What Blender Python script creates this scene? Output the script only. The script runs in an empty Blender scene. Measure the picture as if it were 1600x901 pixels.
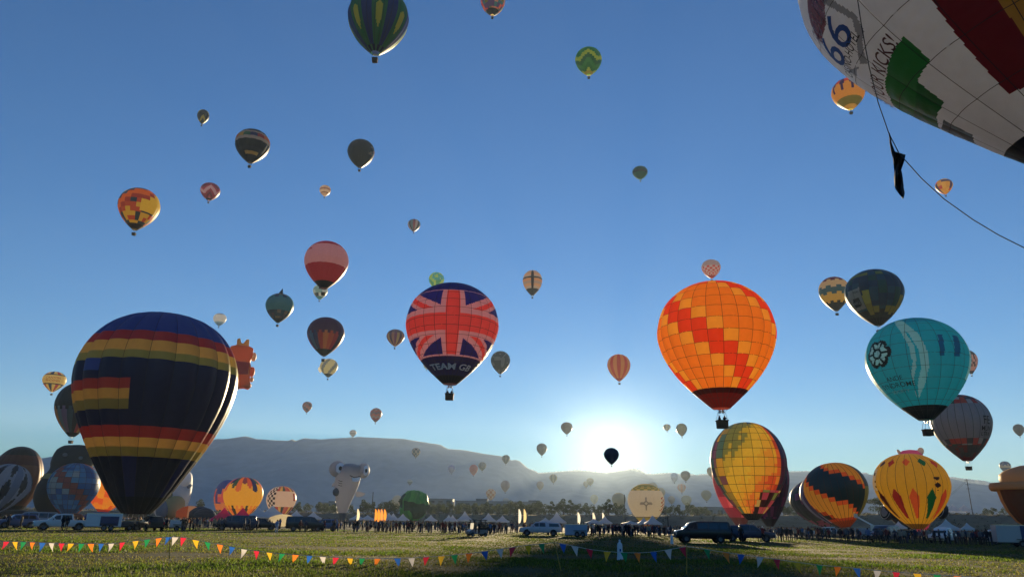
import bpy, bmesh, math, random
import numpy as np
from mathutils import Matrix, Vector
random.seed(7); RNG = np.random.default_rng(7)
SC = bpy.context.scene
COL = SC.collection

# ------------------------------------------------------------------ camera
F = 1130.0                     # focal length in photo pixels (photo is 1600 wide)
PITCH, ROLL, EYE = 17.92, 0.9, 1.65
cam = bpy.data.cameras.new('camera'); camo = bpy.data.objects.new('camera', cam); COL.objects.link(camo)
RM = Matrix.Rotation(math.radians(90 + PITCH), 4, 'X') @ Matrix.Rotation(math.radians(ROLL), 4, 'Z')
camo.matrix_world = Matrix.Translation((0, 0, EYE)) @ RM
cam.sensor_width = 36; cam.lens = F / 1600 * 36; cam.clip_start = 0.1; cam.clip_end = 30000
SC.camera = camo
R3 = np.array(RM.to_3x3())
CAM = np.array([0, 0, EYE])
def P(px, py, Z):
    """world point seen at photo pixel (px,py) at planar depth Z metres"""
    return CAM + R3 @ (np.array([(px - 800) / F, -(py - 450.5) / F, -1.0]) * Z)
def G(px, py, z=0.0):
    """world point on the horizontal plane z seen at that pixel"""
    d = R3 @ np.array([(px - 800) / F, -(py - 450.5) / F, -1.0])
    return CAM + d * ((z - EYE) / d[2])
def GD(px, dist, z=0.0):
    """point at height z under photo column px, dist metres ahead"""
    d = R3 @ np.array([(px - 800) / F, -(815.0 + (px - 800) * 0.0157 - 450.5) / F, -1.0])
    return np.array([d[0] / d[1] * dist, dist, z])
def proj(p):
    q = (np.asarray(p) - CAM) @ R3
    return 800 + F * q[..., 0] / -q[..., 2], 450.5 - F * q[..., 1] / -q[..., 2]

# ------------------------------------------------------------------ sky, sun, exposure
sd = R3 @ np.array([(954 - 800) / F, -(705 - 450.5) / F, -1.0]); sd /= np.linalg.norm(sd)
SUN_EL = math.asin(sd[2]); SUN_AZ = math.atan2(sd[0], sd[1])
world = bpy.data.worlds.new('World'); SC.world = world; world.use_nodes = True
wn = world.node_tree; wn.nodes.clear()
sky = wn.nodes.new('ShaderNodeTexSky'); sky.sky_type = 'NISHITA'; sky.sun_disc = False
sky.sun_elevation = SUN_EL; sky.sun_rotation = SUN_AZ
sky.altitude = 1500; sky.air_density = 1.35; sky.dust_density = 0.0; sky.ozone_density = 5.8
bgn = wn.nodes.new('ShaderNodeBackground'); bgn.inputs[1].default_value = 0.07
wo = wn.nodes.new('ShaderNodeOutputWorld')
wn.links.new(sky.outputs[0], bgn.inputs[0]); wn.links.new(bgn.outputs[0], wo.inputs[0])
sun = bpy.data.lights.new('sun', 'SUN'); suno = bpy.data.objects.new('sun', sun); COL.objects.link(suno)
sun.energy = 5.0; sun.angle = math.radians(0.53); sun.color = (1.0, 0.78, 0.46)
suno.rotation_euler = Vector(-sd).to_track_quat('-Z', 'Y').to_euler()
suno.location = (0, 0, 900)
SC.view_settings.view_transform = 'Standard'; SC.view_settings.look = 'None'
SC.view_settings.gamma = 1; SC.view_settings.use_curve_mapping = False
SC.view_settings.exposure = 1.5
SC.render.engine = 'CYCLES'
HAZE_DENSITY, HAZE_G, DUST_DENSITY = 0.00007, 0.26, 0.0000016
SC.cycles.use_denoising = True
SC.cycles.max_bounces = 10; SC.cycles.transmission_bounces = 8; SC.cycles.diffuse_bounces = 6; SC.cycles.volume_bounces = 1
SC.cycles.sample_clamp_indirect = 8

# ------------------------------------------------------------------ helpers
def lin(h):
    h = h.lstrip('#'); c = [int(h[i:i + 2], 16) / 255 for i in (0, 2, 4)]
    return tuple(x / 12.92 if x <= .04045 else ((x + .055) / 1.055) ** 2.4 for x in c)
MATS = {}
def mat(name, col, rough=0.7, metal=0.0, noise=0.0, scale=2.0, spec=0.3, emit=None, transl=0.0):
    if name in MATS: return MATS[name]
    m = bpy.data.materials.new(name); MATS[name] = m; m.use_nodes = True
    nt = m.node_tree; b = nt.nodes['Principled BSDF']
    c = lin(col) if isinstance(col, str) else col
    b.inputs['Base Color'].default_value = (*c, 1); b.inputs['Roughness'].default_value = rough
    b.inputs['Metallic'].default_value = metal; b.inputs['Specular IOR Level'].default_value = spec
    if noise:
        tc = nt.nodes.new('ShaderNodeTexCoord'); n = nt.nodes.new('ShaderNodeTexNoise')
        n.inputs['Scale'].default_value = scale; n.inputs['Detail'].default_value = 5
        mr = nt.nodes.new('ShaderNodeMapRange'); mr.inputs[3].default_value = 1 - noise; mr.inputs[4].default_value = 1 + noise
        mx = nt.nodes.new('ShaderNodeMix'); mx.data_type = 'RGBA'; mx.blend_type = 'MULTIPLY'; mx.inputs[0].default_value = 1
        mx.inputs[6].default_value = (*c, 1)
        nt.links.new(tc.outputs['Object'], n.inputs['Vector']); nt.links.new(n.outputs[0], mr.inputs[0])
        nt.links.new(mr.outputs[0], mx.inputs[7]); nt.links.new(mx.outputs[2], b.inputs['Base Color'])
    if transl:
        t = nt.nodes.new('ShaderNodeBsdfTranslucent'); t.inputs[0].default_value = (*c, 1)
        ms = nt.nodes.new('ShaderNodeMixShader'); ms.inputs[0].default_value = transl
        out = nt.nodes['Material Output']
        nt.links.new(b.outputs[0], ms.inputs[1]); nt.links.new(t.outputs[0], ms.inputs[2]); nt.links.new(ms.outputs[0], out.inputs[0])
    return m
def attr_mat(name, transl=True, rough=0.6, bump=0.0, bscale=3.0, weave=0.06):
    """material coloured by the mesh's own face colours (cloth dye, paint); alpha = how translucent the cloth is"""
    if name in MATS: return MATS[name]
    m = bpy.data.materials.new(name); MATS[name] = m; m.use_nodes = True
    nt = m.node_tree; b = nt.nodes['Principled BSDF']; out = nt.nodes['Material Output']
    at = nt.nodes.new('ShaderNodeAttribute'); at.attribute_name = 'Col'
    tc = nt.nodes.new('ShaderNodeTexCoord'); n = nt.nodes.new('ShaderNodeTexNoise')
    n.inputs['Scale'].default_value = bscale; n.inputs['Detail'].default_value = 4
    nt.links.new(tc.outputs['Object'], n.inputs['Vector'])
    mr = nt.nodes.new('ShaderNodeMapRange'); mr.inputs[3].default_value = 1 - weave * 2; mr.inputs[4].default_value = 1 + weave
    mx = nt.nodes.new('ShaderNodeMix'); mx.data_type = 'RGBA'; mx.blend_type = 'MULTIPLY'; mx.inputs[0].default_value = 1
    nt.links.new(n.outputs[0], mr.inputs[0]); nt.links.new(at.outputs['Color'], mx.inputs[6]); nt.links.new(mr.outputs[0], mx.inputs[7])
    nt.links.new(mx.outputs[2], b.inputs['Base Color'])
    b.inputs['Roughness'].default_value = rough; b.inputs['Specular IOR Level'].default_value = 0.25
    if bump:
        bp = nt.nodes.new('ShaderNodeBump'); bp.inputs['Strength'].default_value = bump; bp.inputs['Distance'].default_value = 0.15
        nt.links.new(n.outputs[0], bp.inputs['Height']); nt.links.new(bp.outputs[0], b.inputs['Normal'])
    if transl:
        t = nt.nodes.new('ShaderNodeBsdfTranslucent'); ms = nt.nodes.new('ShaderNodeMixShader')
        nt.links.new(mx.outputs[2], t.inputs[0]); nt.links.new(at.outputs['Alpha'], ms.inputs[0])
        nt.links.new(b.outputs[0], ms.inputs[1]); nt.links.new(t.outputs[0], ms.inputs[2]); nt.links.new(ms.outputs[0], out.inputs[0])
    return m
FABRIC = attr_mat('balloon_nylon', True, 0.45, 0.25, 1.6)
PAINT = attr_mat('painted', False, 0.55)
CLOTHES = attr_mat('clothes', False, 0.9, 0, 8, 0.12)

def mesh(name, v, f, material=None, smooth=False, cols=None):
    me = bpy.data.meshes.new(name); me.from_pydata([tuple(map(float, p)) for p in v], [], [tuple(map(int, q)) for q in f])
    if material: me.materials.append(material)
    if smooth: me.polygons.foreach_set('use_smooth', [True] * len(me.polygons))
    if cols is not None:
        a = me.attributes.new('Col', 'FLOAT_COLOR', 'FACE')
        a.data.foreach_set('color', np.asarray([(*c, 1.0) if len(c) == 3 else c for c in cols], dtype=np.float32).ravel())
    me.update(); return me
def link(name, data, parent=None, loc=None, rz=None):
    o = bpy.data.objects.new(name, data); COL.objects.link(o)
    if parent is not None: o.parent = parent
    if loc is not None: o.location = tuple(float(x) for x in loc)
    if rz is not None: o.rotation_euler = (0, 0, rz)
    return o
def thing(name, label, cat, loc=(0, 0, 0), rz=0.0, group=None, data=None):
    o = link(name, data, None, loc, rz); o['label'] = label; o['category'] = cat
    if group: o['group'] = group
    return o
def struct(name, me, label=None):
    o = link(name, me); o['kind'] = 'structure'
    if label: o['label'] = label
    return o
class MB:
    """collects shapes (boxes, tubes, prisms, revolved forms) into one mesh"""
    def __init__(s): s.v = []; s.f = []; s.c = []
    def add(s, v, f, col=(1, 1, 1)):
        n = len(s.v); s.v += [tuple(p) for p in v]; s.f += [tuple(i + n for i in q) for q in f]; s.c += [col] * len(f); return s
    def box(s, c, d, col=(1, 1, 1), top=(1, 1), M=None):
        x, y, z = d[0] / 2, d[1] / 2, d[2] / 2; tx, ty = top
        v = [(-x, -y, -z), (x, -y, -z), (x, y, -z), (-x, y, -z), (-x * tx, -y * ty, z), (x * tx, -y * ty, z), (x * tx, y * ty, z), (-x * tx, y * ty, z)]
        if M is not None: v = [tuple(M @ Vector(p)) for p in v]
        v = [(p[0] + c[0], p[1] + c[1], p[2] + c[2]) for p in v]
        return s.add(v, [(0, 3, 2, 1), (4, 5, 6, 7), (0, 1, 5, 4), (1, 2, 6, 5), (2, 3, 7, 6), (3, 0, 4, 7)], col)
    def tube(s, pts, r, n=6, col=(1, 1, 1), cap=True):
        pts = [Vector(p) for p in pts]; rr = r if isinstance(r, (list, tuple)) else [r] * len(pts)
        v = []; f = []
        for i, p in enumerate(pts):
            d = (pts[min(i + 1, len(pts) - 1)] - pts[max(i - 1, 0)]).normalized()
            a = d.cross(Vector((0, 0, 1)) if abs(d.z) < .95 else Vector((1, 0, 0))).normalized(); b = d.cross(a)
            for k in range(n):
                t = 2 * math.pi * k / n; v.append(tuple(p + (a * math.cos(t) + b * math.sin(t)) * rr[i]))
        for i in range(len(pts) - 1):
            for k in range(n): f.append((i * n + k, i * n + (k + 1) % n, (i + 1) * n + (k + 1) % n, (i + 1) * n + k))
        if cap: f.append(tuple(range(n))); f.append(tuple(range((len(pts) - 1) * n, len(pts) * n))[::-1])
        return s.add(v, f, col)
    def prism(s, poly, y0, y1, col=(1, 1, 1), inset=0.0, axis='y'):
        """polygon in xz pushed from y0 to y1"""
        n = len(poly); v = [(p[0], y0, p[1]) for p in poly] + [(p[0], y1, p[1]) for p in poly]
        if axis == 'x': v = [(b, a, c) for a, b, c in v]
        f = [tuple(range(n)), tuple(range(2 * n - 1, n - 1, -1))] + [((i + 1) % n, i, n + i, n + (i + 1) % n) for i in range(n)]
        return s.add(v, f, col)
    def ball(s, c, r, col=(1, 1, 1), nu=16, nv=10, M=None):
        r = r if isinstance(r, (tuple, list)) else (r, r, r); v = []; f = []
        for j in range(nv + 1):
            t = math.pi * j / nv
            for i in range(nu):
                p = Vector((r[0] * math.sin(t) * math.cos(2 * math.pi * i / nu), r[1] * math.sin(t) * math.sin(2 * math.pi * i / nu), r[2] * math.cos(t)))
                if M is not None: p = M @ p
                v.append((p.x + c[0], p.y + c[1], p.z + c[2]))
        for j in range(nv):
            for i in range(nu): f.append((j * nu + i, (j + 1) * nu + i, (j + 1) * nu + (i + 1) % nu, j * nu + (i + 1) % nu))
        return s.add(v, f, col)
    def revolve(s, prof, n=20, col=(1, 1, 1), c=(0, 0, 0)):
        v = []; f = []
        for r, z in prof:
            for k in range(n): t = 2 * math.pi * k / n; v.append((c[0] + r * math.cos(t), c[1] + r * math.sin(t), c[2] + z))
        for j in range(len(prof) - 1):
            for k in range(n): f.append((j * n + k, (j + 1) * n + k, (j + 1) * n + (k + 1) % n, j * n + (k + 1) % n))
        return s.add(v, f, col)
    def build(s, name, material, parent=None, smooth=False, cols=False, loc=None):
        me = mesh(name, s.v, s.f, material, smooth, s.c if cols else None)
        return link(name, me, parent, loc)
    def me(s, name, material, smooth=False, cols=False):
        return mesh(name, s.v, s.f, material, smooth, s.c if cols else None)
def bevel(me, w=0.03, seg=2, angle=30):
    bm = bmesh.new(); bm.from_mesh(me)
    bmesh.ops.remove_doubles(bm, verts=bm.verts, dist=1e-4)
    e = [x for x in bm.edges if len(x.link_faces) == 2 and x.calc_face_angle(0) > math.radians(angle)]
    bmesh.ops.bevel(bm, geom=e, offset=w, segments=seg, affect='EDGES', profile=0.6)
    bm.to_mesh(me); bm.free(); return me
def copy_thing(src, loc, rz=None, label=None, scale=None):
    c = src.copy(); COL.objects.link(c); c.location = tuple(float(x) for x in loc)
    if rz is not None: c.rotation_euler = (0, 0, rz)
    if scale is not None: c.scale = (scale,) * 3
    if label: c['label'] = label
    for ch in src.children:
        d = ch.copy(); COL.objects.link(d); d.parent = c
        for g in ch.children:
            e = g.copy(); COL.objects.link(e); e.parent = d
    return c
def face_cam(p):
    """rotation about z that turns a thing's -Y side to the camera"""
    d = CAM[:2] - np.asarray(p)[:2]; return math.atan2(d[0], -d[1])
# ------------------------------------------------------------------ ground
from mathutils import noise as mnoise
def ground_material():
    m = bpy.data.materials.new('field_turf'); m.use_nodes = True; nt = m.node_tree; b = nt.nodes['Principled BSDF']
    tc = nt.nodes.new('ShaderNodeTexCoord')
    def noi(scale, det=6):
        n = nt.nodes.new('ShaderNodeTexNoise'); n.inputs['Scale'].default_value = scale; n.inputs['Detail'].default_value = det
        nt.links.new(tc.outputs['Object'], n.inputs['Vector']); return n
    n1, n2, n3 = noi(0.09), noi(1.3, 8), noi(9.0, 4)
    r = nt.nodes.new('ShaderNodeValToRGB'); e = r.color_ramp.elements
    e[0].position = .36; e[0].color = (.014, .028, .006, 1); e[1].position = .68; e[1].color = (.045, .050, .014, 1)
    nt.links.new(n2.outputs[0], r.inputs[0])
    r2 = nt.nodes.new('ShaderNodeValToRGB'); e = r2.color_ramp.elements
    e[0].position = .40; e[0].color = (.018, .036, .007, 1); e[1].position = .66; e[1].color = (.060, .056, .022, 1)
    nt.links.new(n1.outputs[0], r2.inputs[0])
    mx = nt.nodes.new('ShaderNodeMix'); mx.data_type = 'RGBA'; mx.inputs[0].default_value = .5
    nt.links.new(r.outputs[0], mx.inputs[6]); nt.links.new(r2.outputs[0], mx.inputs[7])
    # trodden dirt beyond the turf
    sp = nt.nodes.new('ShaderNodeSeparateXYZ'); nt.links.new(tc.outputs['Object'], sp.inputs[0])
    ad = nt.nodes.new('ShaderNodeMath'); ad.operation = 'MULTIPLY_ADD'; ad.inputs[1].default_value = 40; nt.links.new(n1.outputs[0], ad.inputs[0]); nt.links.new(sp.outputs['Y'], ad.inputs[2])
    mr = nt.nodes.new('ShaderNodeMapRange'); mr.inputs[1].default_value = 150; mr.inputs[2].default_value = 230; nt.links.new(ad.outputs[0], mr.inputs[0])
    mx2 = nt.nodes.new('ShaderNodeMix'); mx2.data_type = 'RGBA'; mx2.inputs[7].default_value = (.10, .085, .05, 1)
    nt.links.new(mr.outputs[0], mx2.inputs[0]); nt.links.new(mx.outputs[2], mx2.inputs[6]); nt.links.new(mx2.outputs[2], b.inputs['Base Color'])
    bp = nt.nodes.new('ShaderNodeBump'); bp.inputs['Strength'].default_value = .6; bp.inputs['Distance'].default_value = .06
    nt.links.new(n3.outputs[0], bp.inputs['Height']); nt.links.new(bp.outputs[0], b.inputs['Normal'])
    b.inputs['Roughness'].default_value = .95; b.inputs['Specular IOR Level'].default_value = .1
    return m
gx = [-3400, -1500, -600, -300] + list(range(-160, 161, 10)) + [300, 600, 1500, 3400]
gy = [-380, -100, -30] + list(range(0, 151, 6)) + [180, 220, 280, 400, 800, 1600, 3340]
gv = []; gf = []
def ground_z(x, y):
    if not (8 < y < 140 and abs(x) < 150): return 0.0
    return 0.10 * mnoise.noise(Vector((x * .03, y * .05, 3.1)))
for y in gy:
    for x in gx: gv.append((x, y, ground_z(x, y)))
for j in range(len(gy) - 1):
    for i in range(len(gx) - 1):
        a = j * len(gx) + i; gf.append((a, a + 1, a + 1 + len(gx), a + len(gx)))
struct('ground', mesh('ground', gv, gf, ground_material(), True))

def make_grass(n=270000):
    d = np.exp(RNG.uniform(math.log(21), math.log(135), n)); az = np.radians(RNG.uniform(-41, 41, n))
    x = d * np.sin(az); y = d * np.cos(az)
    pn = np.array([mnoise.noise(Vector((a * .16, b * .16, 0))) + .5 * mnoise.noise(Vector((a * .7, b * .5, 5))) for a, b in zip(x, y)])
    tr = np.array([mnoise.noise(Vector((a * .05, b * .22, 11))) for a, b in zip(x, y)]); pn = pn + .55 * tr
    keep = RNG.uniform(-.75, .55, n) < pn + .25
    x, y, d, pn = x[keep], y[keep], d[keep], pn[keep]; n = len(x)
    h = RNG.uniform(.03, .095, n) * np.clip(1 + .8 * pn, .35, 2); w = RNG.uniform(.010, .024, n) * (d / 22) ** .9
    t = RNG.uniform(0, math.pi, n); lean = RNG.normal(0, .035, (n, 2))
    z0 = np.array([ground_z(a, b) for a, b in zip(x, y)]) - .01
    V = np.zeros((n, 3, 3), np.float32)
    V[:, 0] = np.stack([x - np.cos(t) * w, y - np.sin(t) * w, z0], 1); V[:, 1] = np.stack([x + np.cos(t) * w, y + np.sin(t) * w, z0], 1)
    V[:, 2] = np.stack([x + lean[:, 0], y + lean[:, 1], z0 + h], 1)
    me = bpy.data.meshes.new('grass'); me.vertices.add(3 * n); me.vertices.foreach_set('co', V.ravel())
    me.loops.add(3 * n); me.loops.foreach_set('vertex_index', np.arange(3 * n, dtype=np.int32))
    me.polygons.add(n); me.polygons.foreach_set('loop_start', np.arange(0, 3 * n, 3, dtype=np.int32)); me.polygons.foreach_set('loop_total', np.full(n, 3, np.int32))
    k = np.clip(.5 + .9 * pn + RNG.normal(0, .22, n), 0, 1)[:, None]
    c = (1 - k) * np.array([.105, .090, .024]) + k * np.array([.050, .084, .010]); c *= RNG.uniform(.6, 1.9, (n, 1)) * 1.1
    col = np.concatenate([c, np.full((n, 1), .68)], 1).astype(np.float32)
    a = me.attributes.new('Col', 'FLOAT_COLOR', 'FACE'); a.data.foreach_set('color', col.ravel())
    me.materials.append(attr_mat('grass_blade', True, .6, 0, 1, 0)); me.update(calc_edges=True)
    o = link('grass', me); o['kind'] = 'stuff'; o['label'] = 'short trampled green and straw coloured grass of the field'; o['category'] = 'grass'
make_grass()

# ------------------------------------------------------------------ mountain
RIDGE = [(-500, 726), (-300, 712), (-150, 716), (-40, 712), (60, 716), (110, 709), (135, 703), (150, 701), (165, 706), (200, 712), (240, 706), (280, 700), (305, 696), (330, 686), (355, 685), (383, 681), (400, 685), (425, 687), (450, 688), (455, 684), (460, 689), (475, 684), (500, 686), (530, 684), (560, 682),
         (600, 684), (630, 685), (660, 690), (688, 694), (700, 701), (722, 702), (760, 709), (785, 712), (800, 719), (808, 717), (815, 722), (825, 731), (842, 739), (870, 737), (910, 735), (948, 739), (985, 733), (1000, 736), (1010, 741), (1050, 739), (1080, 742), (1105, 741), (1160, 741),
         (1230, 737), (1290, 736), (1340, 738), (1362, 741), (1400, 744), (1440, 741), (1488, 747), (1513, 753), (1545, 757), (1570, 760), (1600, 765), (1700, 772), (1850, 765), (2100, 775)]
YR = 3000.0
rp = []
for px, py in RIDGE:
    d = R3 @ np.array([(px - 800) / F, -(py - 450.5) / F, -1.0]); rp.append((d[0] / d[1] * YR, EYE + d[2] / d[1] * YR))
rp = np.array(rp)
def mountain():
    xs = np.linspace(-3350, 3350, 420); hz = np.interp(xs, rp[:, 0], rp[:, 1]); T = np.linspace(0, 1, 34)
    v = []; f = []
    for j, t in enumerate(T):
        for i, x in enumerate(xs):
            nz = mnoise.fractal(Vector((x * .006, t * 2.2, 1.7)), .9, 2.1, 5)
            rav = abs(mnoise.noise(Vector((x * .012 + t * .6, t * 1.1, 9))))
            z = hz[i] * (t ** 1.25) + (t * (1 - t)) * (hz[i] * .55) * (nz * .5 - rav * .5)
            if t == 1: z = hz[i] + 1.6 * mnoise.fractal(Vector((x * .05, 4, 0)), .8, 2.0, 4)
            v.append((x, 1900 + t * 1100 + 60 * (1 - t) * mnoise.noise(Vector((x * .004, t, 2))), z))
    for x in xs: v.append((x, 3300, -.5))
    n = len(xs)
    for j in range(len(T)):
        for i in range(n - 1): f.append((j * n + i, j * n + i + 1, (j + 1) * n + i + 1, (j + 1) * n + i))
    struct('mountain', mesh('mountain', v, f, mat('mountain_rock', (.31, .335, .34), .95, 0, .3, .02), True), 'long hazy mountain ridge behind the field')
mountain()
def clouds():
    """thin cloud cap lying behind the ridge, beyond the haze"""
    m = bpy.data.materials.new('cloud'); m.use_nodes = True; nt = m.node_tree; nt.nodes.clear()
    t = nt.nodes.new('ShaderNodeBsdfTranslucent'); t.inputs[0].default_value = (.9, .9, .9, 1); dd = nt.nodes.new('ShaderNodeBsdfDiffuse'); dd.inputs[0].default_value = (.85, .85, .85, 1)
    ms = nt.nodes.new('ShaderNodeMixShader'); ms.inputs[0].default_value = .75; out = nt.nodes.new('ShaderNodeOutputMaterial')
    nt.links.new(dd.outputs[0], ms.inputs[1]); nt.links.new(t.outputs[0], ms.inputs[2]); nt.links.new(ms.outputs[0], out.inputs[0])
    YC = 3600.0
    for x0, x1, up in ((828, 1120, 2.2), (1180, 1362, 2.6), (1478, 1580, 4.5)):
        mb = MB(); N = 60
        for i in range(N):
            px = x0 + (x1 - x0) * (i + .5) / N; py = np.interp(px, [a for a, b in RIDGE], [b for a, b in RIDGE])
            up2 = up * (.35 + .9 * abs(mnoise.noise(Vector((px * .045, up, 0))) * 1.6)) * math.sin(math.pi * (i + .5) / N) ** .4
            d = R3 @ np.array([(px - 800) / F, -(py - up2 - 450.5) / F, -1.0]); top = EYE + d[2] / d[1] * YC
            rx = (x1 - x0) / N * YC / F * .95; rz = 9 + up2 * 2
            mb.ball((d[0] / d[1] * YC, YC + random.uniform(-20, 20), top - rz), (rx, 30, rz), nu=8, nv=6)
        o = mb.build('cloud', m, None, True); o['kind'] = 'structure'
clouds()

# ------------------------------------------------------------------ embankment behind the launch field
def emb_h(x):
    return np.interp(x, [-600, -200, -60, 100, 250, 600], [4.5, 5.0, 5.5, 7.0, 10.0, 11.0])
def embankment():
    xs = np.linspace(-700, 700, 260); prof = [(400, 0), (408, .12), (418, .5), (428, .86), (436, 1), (470, 1.03), (650, .95), (800, -.02)]
    v = []; f = []
    for y, k in prof:
        for x in xs:
            q = 1 if k > 0.05 else 0
            v.append((x, y + q * 3 * mnoise.noise(Vector((x * .02, y * .1, 0))), emb_h(x) * k + q * .6 * mnoise.fractal(Vector((x * .06, y * .06, 7)), .8, 2, 4) - .02))
    n = len(xs)
    for j in range(len(prof) - 1):
        for i in range(n - 1): f.append((j * n + i, j * n + i + 1, (j + 1) * n + i + 1, (j + 1) * n + i))
    struct('embankment', mesh('embankment', v, f, mat('dry_slope', (.13, .105, .065), .95, 0, .45, .25), True), 'brown scrub covered bank behind the launch field')
embankment()

# ------------------------------------------------------------------ trees
def tree_meshes(seed, h, rx, leaves=1900, trunk_h=.12, flat=1.0):
    rg = np.random.default_rng(seed); mb = MB()
    pts = [(0, 0, -.4), (.05 * h * rg.normal() * .2, 0, h * trunk_h * .6), (0, .02 * h, h * trunk_h)]
    mb.tube(pts, [h * .03, h * .024, h * .02], 7)
    lobes = []
    for k in range(9):
        a = 2 * math.pi * k / 9 + rg.uniform(-.3, .3); q = rg.uniform(.25, .8); top = Vector((math.cos(a) * rx * q, math.sin(a) * rx * q, h * rg.uniform(.22, .84)))
        mb.tube([(0, .02 * h, h * trunk_h * .95), tuple(Vector((0, 0, h * trunk_h)).lerp(top, .5) + Vector((0, 0, .04 * h))), tuple(top)], [h * .014, h * .009, h * .004], 5)
        lobes.append((top, rx * rg.uniform(.28, .46)))
    lobes.append((Vector((0, 0, h * .88)), rx * .4))
    tm = mb.me('trunk', mat('bark', (.07, .052, .038), .95, 0, .3, 3))
    v = []; f = []; c = []
    for _ in range(leaves):
        ctr, r = lobes[rg.integers(len(lobes))]; q = Vector(rg.normal(size=3)); q.normalize(); q *= r * rg.uniform(.35, 1.08) ** .6
        p = ctr + Vector((q.x, q.y, q.z * .8 * flat)); s = h * rg.uniform(.018, .04)
        a = Vector(rg.normal(size=3)).normalized(); b = a.cross(Vector(rg.normal(size=3))).normalized(); n = len(v)
        v += [p - a * s, p + b * s * .7, p + a * s, p - b * s * .7]; f.append((n, n + 1, n + 2, n + 3)); k = rg.uniform(.6, 1.35)
        c.append((.062 * k, .075 * k, .024 * k, .4))
    return tm, mesh('crown', v, f, attr_mat('foliage', True, .7, 0, 1, 0), False, c)
TREES = [tree_meshes(11, 8, 3.6), tree_meshes(12, 6.5, 3.6), tree_meshes(13, 9, 3.2), tree_meshes(14, 5, 3.0), tree_meshes(15, 9.5, 7.5, 2400, .4, .75), tree_meshes(16, 8, 1.8, 1100, .15)]
def tree(px, dist, kind, sc, label):
    p = GD(px, dist); p[2] = float(emb_h(p[0])) * np.interp(p[1], [400, 408, 418, 428, 436, 470], [0, .12, .5, .86, 1, 1.03]) - .25 if p[1] > 400 else 0
    t = thing('tree', label, 'tree', p, random.uniform(0, 6.28), 'trees on the bank behind the launch field'); t.scale = (sc,) * 3
    link('trunk', TREES[kind][0], t); link('crown', TREES[kind][1], t)
tlist = [(452, 440, 1, 1.0), (478, 444, 3, 1.1), (497, 440, 0, .8), (520, 445, 3, 1.0), (548, 448, 1, .8), (566, 440, 0, 1.0), (582, 450, 2, .8), (596, 440, 3, 1.3), (610, 446, 1, 1.2), (626, 440, 5, 1.2), (668, 446, 0, .95), (684, 440, 3, 1.2), (700, 440, 1, 1.0), (722, 448, 3, 1.3),
         (742, 440, 1, 1.0), (760, 446, 0, .9), (778, 440, 3, 1.2), (797, 440, 1, 1.2), (812, 446, 0, 1.0), (826, 440, 3, 1.2), (842, 444, 1, 1.2), (862, 446, 2, .9), (880, 440, 0, 1.15), (891, 446, 2, 1.0), (906, 440, 1, 1.0), (926, 446, 3, 1.2), (952, 441, 2, 1.05), (962, 448, 0, .9), (1022, 444, 1, 1.0), (1040, 440, 3, 1.1), (1062, 446, 0, .8), (1076, 441, 1, 1.1), (1095, 444, 3, 1.0), (1226, 452, 0, 1.1), (1236, 446, 3, 1.0), (1376, 452, 4, 1.0), (1545, 446, 3, .8), (1556, 450, 1, .7), (1574, 446, 3, .9), (1590, 450, 0, .6), (30, 440, 1, 1.0), (310, 446, 0, .9), (465, 452, 0, .8), (508, 455, 1, .9), (536, 452, 0, .7), (573, 455, 1, 1.0), (603, 455, 0, .8), (618, 452, 3, 1.2), (640, 452, 1, .9), (656, 455, 0, .8), (676, 455, 1, .9), (692, 452, 0, .8), (712, 454, 1, .9), (732, 452, 0, .7), (751, 455, 1, .9), (769, 452, 1, .8), (788, 455, 0, .8), (805, 452, 1, .9), (820, 455, 1, .9), (834, 452, 0, .9), (852, 455, 1, 1.0), (871, 452, 1, 1.0), (898, 455, 1, 1.0), (916, 452, 0, .9), (936, 455, 1, .9), (944, 452, 3, 1.3), (973, 455, 1, 1.0), (1012, 452, 0, .8), (1031, 455, 1, .8), (1052, 452, 3, 1.2), (1086, 455, 1, .8), (1104, 452, 3, 1.0)]
DESC = ['rounded green tree', 'broad bushy tree', 'tall upright tree', 'low spreading shrubby tree', 'wide flat topped umbrella tree', 'slim pointed conifer like tree']
NEAR = [(452, 'right of the checkered balloon'), (600, 'near the shark balloon'), (690, 'right of the green sagging balloon'), (800, 'below the long flat roofed building'), (900, 'behind the grey box trailer'), (960, 'beside the white sun symbol balloon'), (1080, 'left of the patchwork balloon'), (1230, 'between patchwork and zigzag balloons'), (1376, 'left of the yellow diamond balloon'), (1575, 'left of the brown brimmed balloon'), (30, 'behind the striped balloon at left'), (310, 'behind the lying envelopes')]
seen = {}
for px, dist, k, s in tlist:
    nr = min(NEAR, key=lambda a: abs(a[0] - px))[1]; key = (k, nr); seen[key] = seen.get(key, 0) + 1
    pre = ['', 'second ', 'third ', 'fourth ', 'fifth ', 'sixth ', 'seventh ', 'eighth ', 'ninth ', 'tenth '][seen[key] - 1]
    tree(px, dist, k, s, f'{pre}{DESC[k]} on the bank {nr}')
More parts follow.
